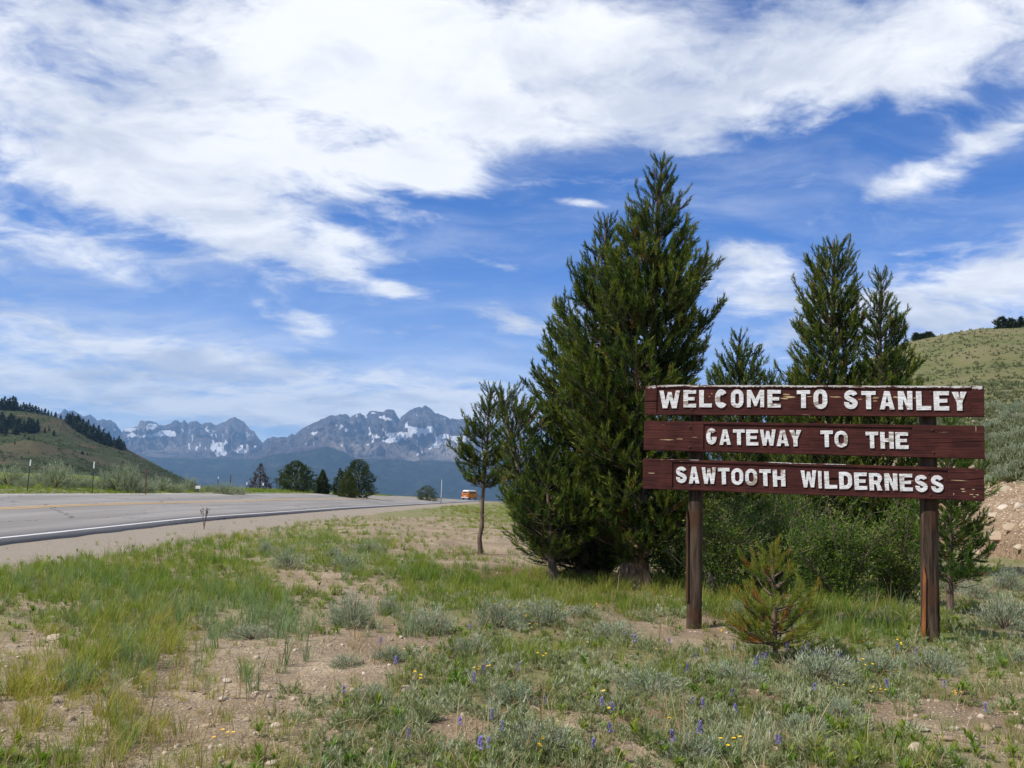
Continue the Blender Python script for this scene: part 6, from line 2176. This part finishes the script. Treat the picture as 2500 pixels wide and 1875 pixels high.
for i, (a, b) in enumerate(LUP):
    p = hit(a, b + 12)
    q = i % 2
    if not lf_[q]: o = lk[q][0]; lf_[q] = True
    else: o = copy_thing(*lk[q])
    s_ = rs.uniform(.8, 1.25)
    o.location = tuple(p); o.scale = (s_ * .75, s_ * .75, s_ * .62); o.rotation_euler = (rs.normal() * .15, rs.normal() * .15, rs.uniform(0, 6.28))
    tag(o, where_label(a, b, 'violet lupine', 'violet lupine spike standing up from the silver ground cover'), 'flower', 'violet lupines in the foreground')
DAI = [(1150, 1452), (1160, 1495), (1168, 1500), (1180, 1530), (1195, 1532), (1205, 1508), (1280, 1520), (1300, 1550), (1147, 1625), (1178, 1660), (1072, 1635), (1010, 1682), (1022, 1690), (1482, 1709), (1497, 1760), (1640, 1785), (1432, 1580), (1480, 1595), (1600, 1600), (1458, 1490), (1485, 1487),
       (2013, 1582), (2180, 1580), (2190, 1585), (2110, 1592), (2200, 1590), (2185, 1667), (2040, 1695), (2320, 1700), (2325, 1720), (2100, 1640), (2275, 1660), (2330, 1560), (560, 1835), (1760, 1555), (1705, 1585), (1310, 1838), (1800, 1860), (1250, 1710), (1330, 1620), (2150, 1712), (984, 1512), (1320, 1490)]
dk = [daisy_mesh(q, h) for q, h in ((1, 1), (2, 3), (3, 5))]; df_ = [False] * 3
for i, (a, b) in enumerate(DAI):
    p = hit(a, b + 8)
    q = int(rs.integers(0, 3))
    if not df_[q]: o = dk[q][0]; df_[q] = True
    else: o = copy_thing(*dk[q])
    s_ = rs.uniform(.8, 1.2)
    o.location = tuple(p); o.scale = (s_ * .62,) * 3; o.rotation_euler = (rs.normal() * .15, rs.normal() * .15, rs.uniform(0, 6.28))
    tag(o, where_label(a, b, 'yellow wildflower', 'small yellow wildflower blooming among the sage and grass'), 'flower', 'yellow wildflowers in the foreground')

# dried weed standing at the edge of the shoulder
def weed(label, px, py, top, seed, n=7):
    r_ = np.random.default_rng(seed)
    p = hit(px, py); H = unproj(px, top, p[1])[2] - p[2]
    root = tag(empty('dried_weed', tuple(p)), label, 'weed')
    b = Bag(); h_ = Bag()
    for i in range(n):
        d = np.array([r_.normal() * .12, r_.normal() * .12, .75 + .25 * r_.random()]) * H
        b.tube([[r_.normal() * .01, 0, 0], d * .5 + [0, 0, .02], d], [.006, .005, .004], 4, False)
        for q in range(4):
            e = d * (.72 + .28 * r_.random()) + r_.normal(size=3) * .012
            h_.box(e, (.022, .022, .03))
    b.build('stem', M['deadtwig'], root); h_.build('seed_head', M['deadtwig'], root)


weed('tall dried weed stalk sticking up beside the white edge line', 498, 1292, 1236, 3)
weed('thin dry stalks standing just right of the left post', 1735, 1480, 1400, 4, 3)

# ------------------------------------------------------------------ fence posts and markers
M['tpost'] = flat_mat('dark_steel_post', (.045, .05, .04), .6, .4)
M['whitecap'] = flat_mat('white_painted_tip', (.72, .72, .68), .6, .3)
M['rustpost'] = flat_mat('rusty_wood_post', (.11, .06, .045), .8, .2)
TP = [(66, 1200, 75, 1122, 41, 1, 'leaning fence post with a white tip, first from the left edge'), (226, 1194, 230, 1127, 44, 1, 'second fence post with a white tip, right of the tall dusty brush'), (357, 1192, 358, 1144, 48, 0, 'reddish fence post without a white tip'),
      (532, 1188, 533, 1163, 88, 1, 'thin short post with a white tip before the dead tree'), (563, 1188, 563.5, 1159, 84, 0, 'thin dark post left of the dead tree')]
for i, (bx_, by_, tx_, ty_, dep, cap, lab) in enumerate(TP):
    p = place_far(bx_, by_, dep)
    t_ = unproj(tx_, ty_, dep)
    d = t_ - p
    root = tag(empty('fence_post', tuple(p)), lab, 'fence post', 'fence posts across the road')
    b = Bag(); w_ = .05 if dep < 60 else .06
    q = d * (.80 if cap else 1.0)
    L = np.array([[-.5, -.12], [.5, -.12], [.5, .12], [.13, .12], [.13, .7], [-.13, .7], [-.13, .12], [-.5, .12]]) * w_ * (1.2 if not cap else 1)
    b.prism([(u, v, -.15) for u, v in L], (q[0], q[1], q[2] + .15))
    for s_ in np.linspace(.25, .75, 6):
        b.box(d * s_ + [0, -.012, 0], (w_ * .5, .012, .02))
    b.build('shaft', M['tpost'] if cap else M['rustpost'], root)
    if cap:
        c_ = Bag(); c_.prism([(q[0] + u * 1.05, q[1] + v * 1.05, q[2]) for u, v in L], tuple(d * .2))
        c_.build('white_tip', M['whitecap'], root)


def small_marker(name, label, px, py, top, dep, w_, kind):
    p = place_far(px, py, dep); H = unproj(px, top, dep)[2] - p[2]
    root = tag(empty(name, tuple(p)), label, 'road marker')
    if kind == 'delineator':
        b = Bag(); b.box((0, 0, H * .25), (w_ * .6, .04, H * .55)); b.build('shaft', M['tpost'], root)
        c_ = Bag(); c_.box((0, -.03, H * .62), (w_ * .55, .02, H * .74)); c_.build('blade', M['whitecap'], root)
    else:
        b = Bag(); b.box((0, 0, H * .35), (.06, .06, H * .7)); b.build('shaft', M['tpost'], root)
        c_ = Bag()
        c_.prism([(-w_ / 2, -.03, H * .70), (w_ / 2, -.03, H * .70), (w_ / 2 * .9, -.03, H), (-w_ / 2 * .9, -.03, H)], (0, .05, .02)); c_.build('white_panel', M['whitecap'], root)


small_marker('road_delineator', 'slim white delineator post on the verge near the van', 1077, 1212, 1170, 120, .12, 'delineator')
small_marker('culvert_marker', 'low white marker sticking out of the grass across the road', 483, 1197, 1187, 58, .30, 'm')
small_marker('culvert_marker', 'tiny white marker left of the dead tree', 602, 1192, 1178, 90, .12, 'm')
small_marker('culvert_marker', 'tiny white marker right beneath the dead tree', 642, 1192, 1180, 88, .14, 'm')

# ------------------------------------------------------------------ orange van driving away
def van():
    dep = 190.0
    b0 = unproj(1120, 1219.0, dep)
    xw, zw, xf, zf = road_at(b0[1])
    s_ = (xw - b0[0]) / (xw - xf)
    zr_ = zw * (1 - s_) + zf * s_
    root = tag(empty('van', (b0[0] + 1.2, b0[1], float(zr_) + .01)), 'orange van with a white roof driving away down the highway', 'van')
    root.rotation_euler = (0, 0, R(-24))
    root.scale = (1.0, 1.0, 1.02)
    M['vanorange'] = flat_mat('orange_car_paint', (.60, .19, .015), .35, .5, .05)
    M['vanwhite'] = flat_mat('white_car_paint', (.78, .76, .70), .35, .5, .03)
    M['glass'] = flat_mat('dark_window_glass', (.035, .045, .05), .1, .7, .1)
    M['rubber'] = flat_mat('tyre_rubber', (.02, .02, .02), .9, .2)
    M['lamp_red'] = flat_mat('red_tail_lens', (.5, .02, .01), .3, .5)
    M['chrome'] = flat_mat('pale_bumper', (.6, .58, .52), .35, .5)
    # cross section half widths by height; length along +Y (away), rear at y=0
    def shell(rows, name, mat):
        b = Bag(); V = []; k_ = 16
        for (z, hw, y0, y1, r_) in rows:
            for j in range(4):
                cx_ = (1 if j in (0, 3) else -1) * (hw - r_); cy_ = (y1 - r_ if j in (0, 1) else y0 + r_)
                for q in range(4):
                    a = (j * 90 + q * 30) * math.pi / 180
                    V.append((cx_ + r_ * math.cos(a), cy_ + r_ * math.sin(a), z))
        n = len(rows); F = [(i * k_ + j, i * k_ + (j + 1) % k_, (i + 1) * k_ + (j + 1) % k_, (i + 1) * k_ + j) for i in range(n - 1) for j in range(k_)]
        F += [tuple(range(k_))[::-1], tuple((n - 1) * k_ + j for j in range(k_))]
        b.add(V, F); return b.build(name, M[mat], root, False)
    shell([(.30, .78, .06, 4.2, .25), (.42, .86, .0, 4.3, .3), (.9, .87, .0, 4.35, .35), (1.16, .85, .02, 4.3, .35)], 'body', 'vanorange')
    shell([(1.162, .835, .035, 4.27, .33), (1.24, .83, .04, 4.22, .33), (1.66, .74, .16, 3.95, .33)], 'cabin', 'vanorange')
    shell([(1.662, .75, .14, 3.98, .35), (1.78, .72, .17, 3.9, .35), (1.88, .62, .3, 3.7, .35), (1.92, .45, .55, 3.4, .3)], 'roof', 'vanwhite')
    g = Bag()
    g.prism([(-.56, .075, 1.22), (.56, .075, 1.22), (.50, .155, 1.60), (-.50, .155, 1.60)], (0, -.035, 0)); g.build('rear_window', M['glass'], root)
    for sgn in (-1, 1):
        for (y0, y1) in ((.5, 1.45), (1.6, 2.5), (2.65, 3.5)):
            g = Bag(); g.prism([(sgn * .836, y0, 1.24), (sgn * .836, y1, 1.24), (sgn * .762, y1 - .04, 1.60), (sgn * .762, y0 + .04, 1.60)], (sgn * .02, 0, 0)); g.build('side_window', M['glass'], root)
        l_ = Bag(); l_.box((sgn * .66, -.012, .82), (.13, .03, .30)); l_.build('tail_light', M['lamp_red'], root)
        for y_ in (.95, 3.35):
            t_ = Bag(); ring = [(sgn * .88, y_ + .31 * math.cos(q * math.pi / 8), .31 + .31 * math.sin(q * math.pi / 8)) for q in range(16)]
            t_.prism(ring, (-sgn * .18, 0, 0)); wl = t_.build('wheel', M['rubber'], root)
            t_ = Bag(); ring = [(sgn * .885, y_ + .17 * math.cos(q * math.pi / 8), .31 + .17 * math.sin(q * math.pi / 8)) for q in range(16)]
            t_.prism(ring, (sgn * .012, 0, 0)); t_.build('hub_cap', M['chrome'], wl)
    b = Bag(); b.box((0, -.06, .46), (1.66, .10, .16)); b.build('bumper', M['chrome'], root)
    b = Bag(); b.box((0, -.008, 1.06), (1.05, .02, .09)); b.build('vent', M['glass'], root)
    b = Bag(); b.box((0, -.012, .72), (.34, .02, .15)); b.build('licence_plate', M['chrome'], root)
    b = Bag(); b.box((0, .01, .84), (1.1, .03, .012)); b.build('engine_lid', M['vanorange'], root)


van()
print('tufts', n_grass, 'objects', len(bpy.data.objects), 'tris', sum(len(m_.polygons) for m_ in bpy.data.meshes))
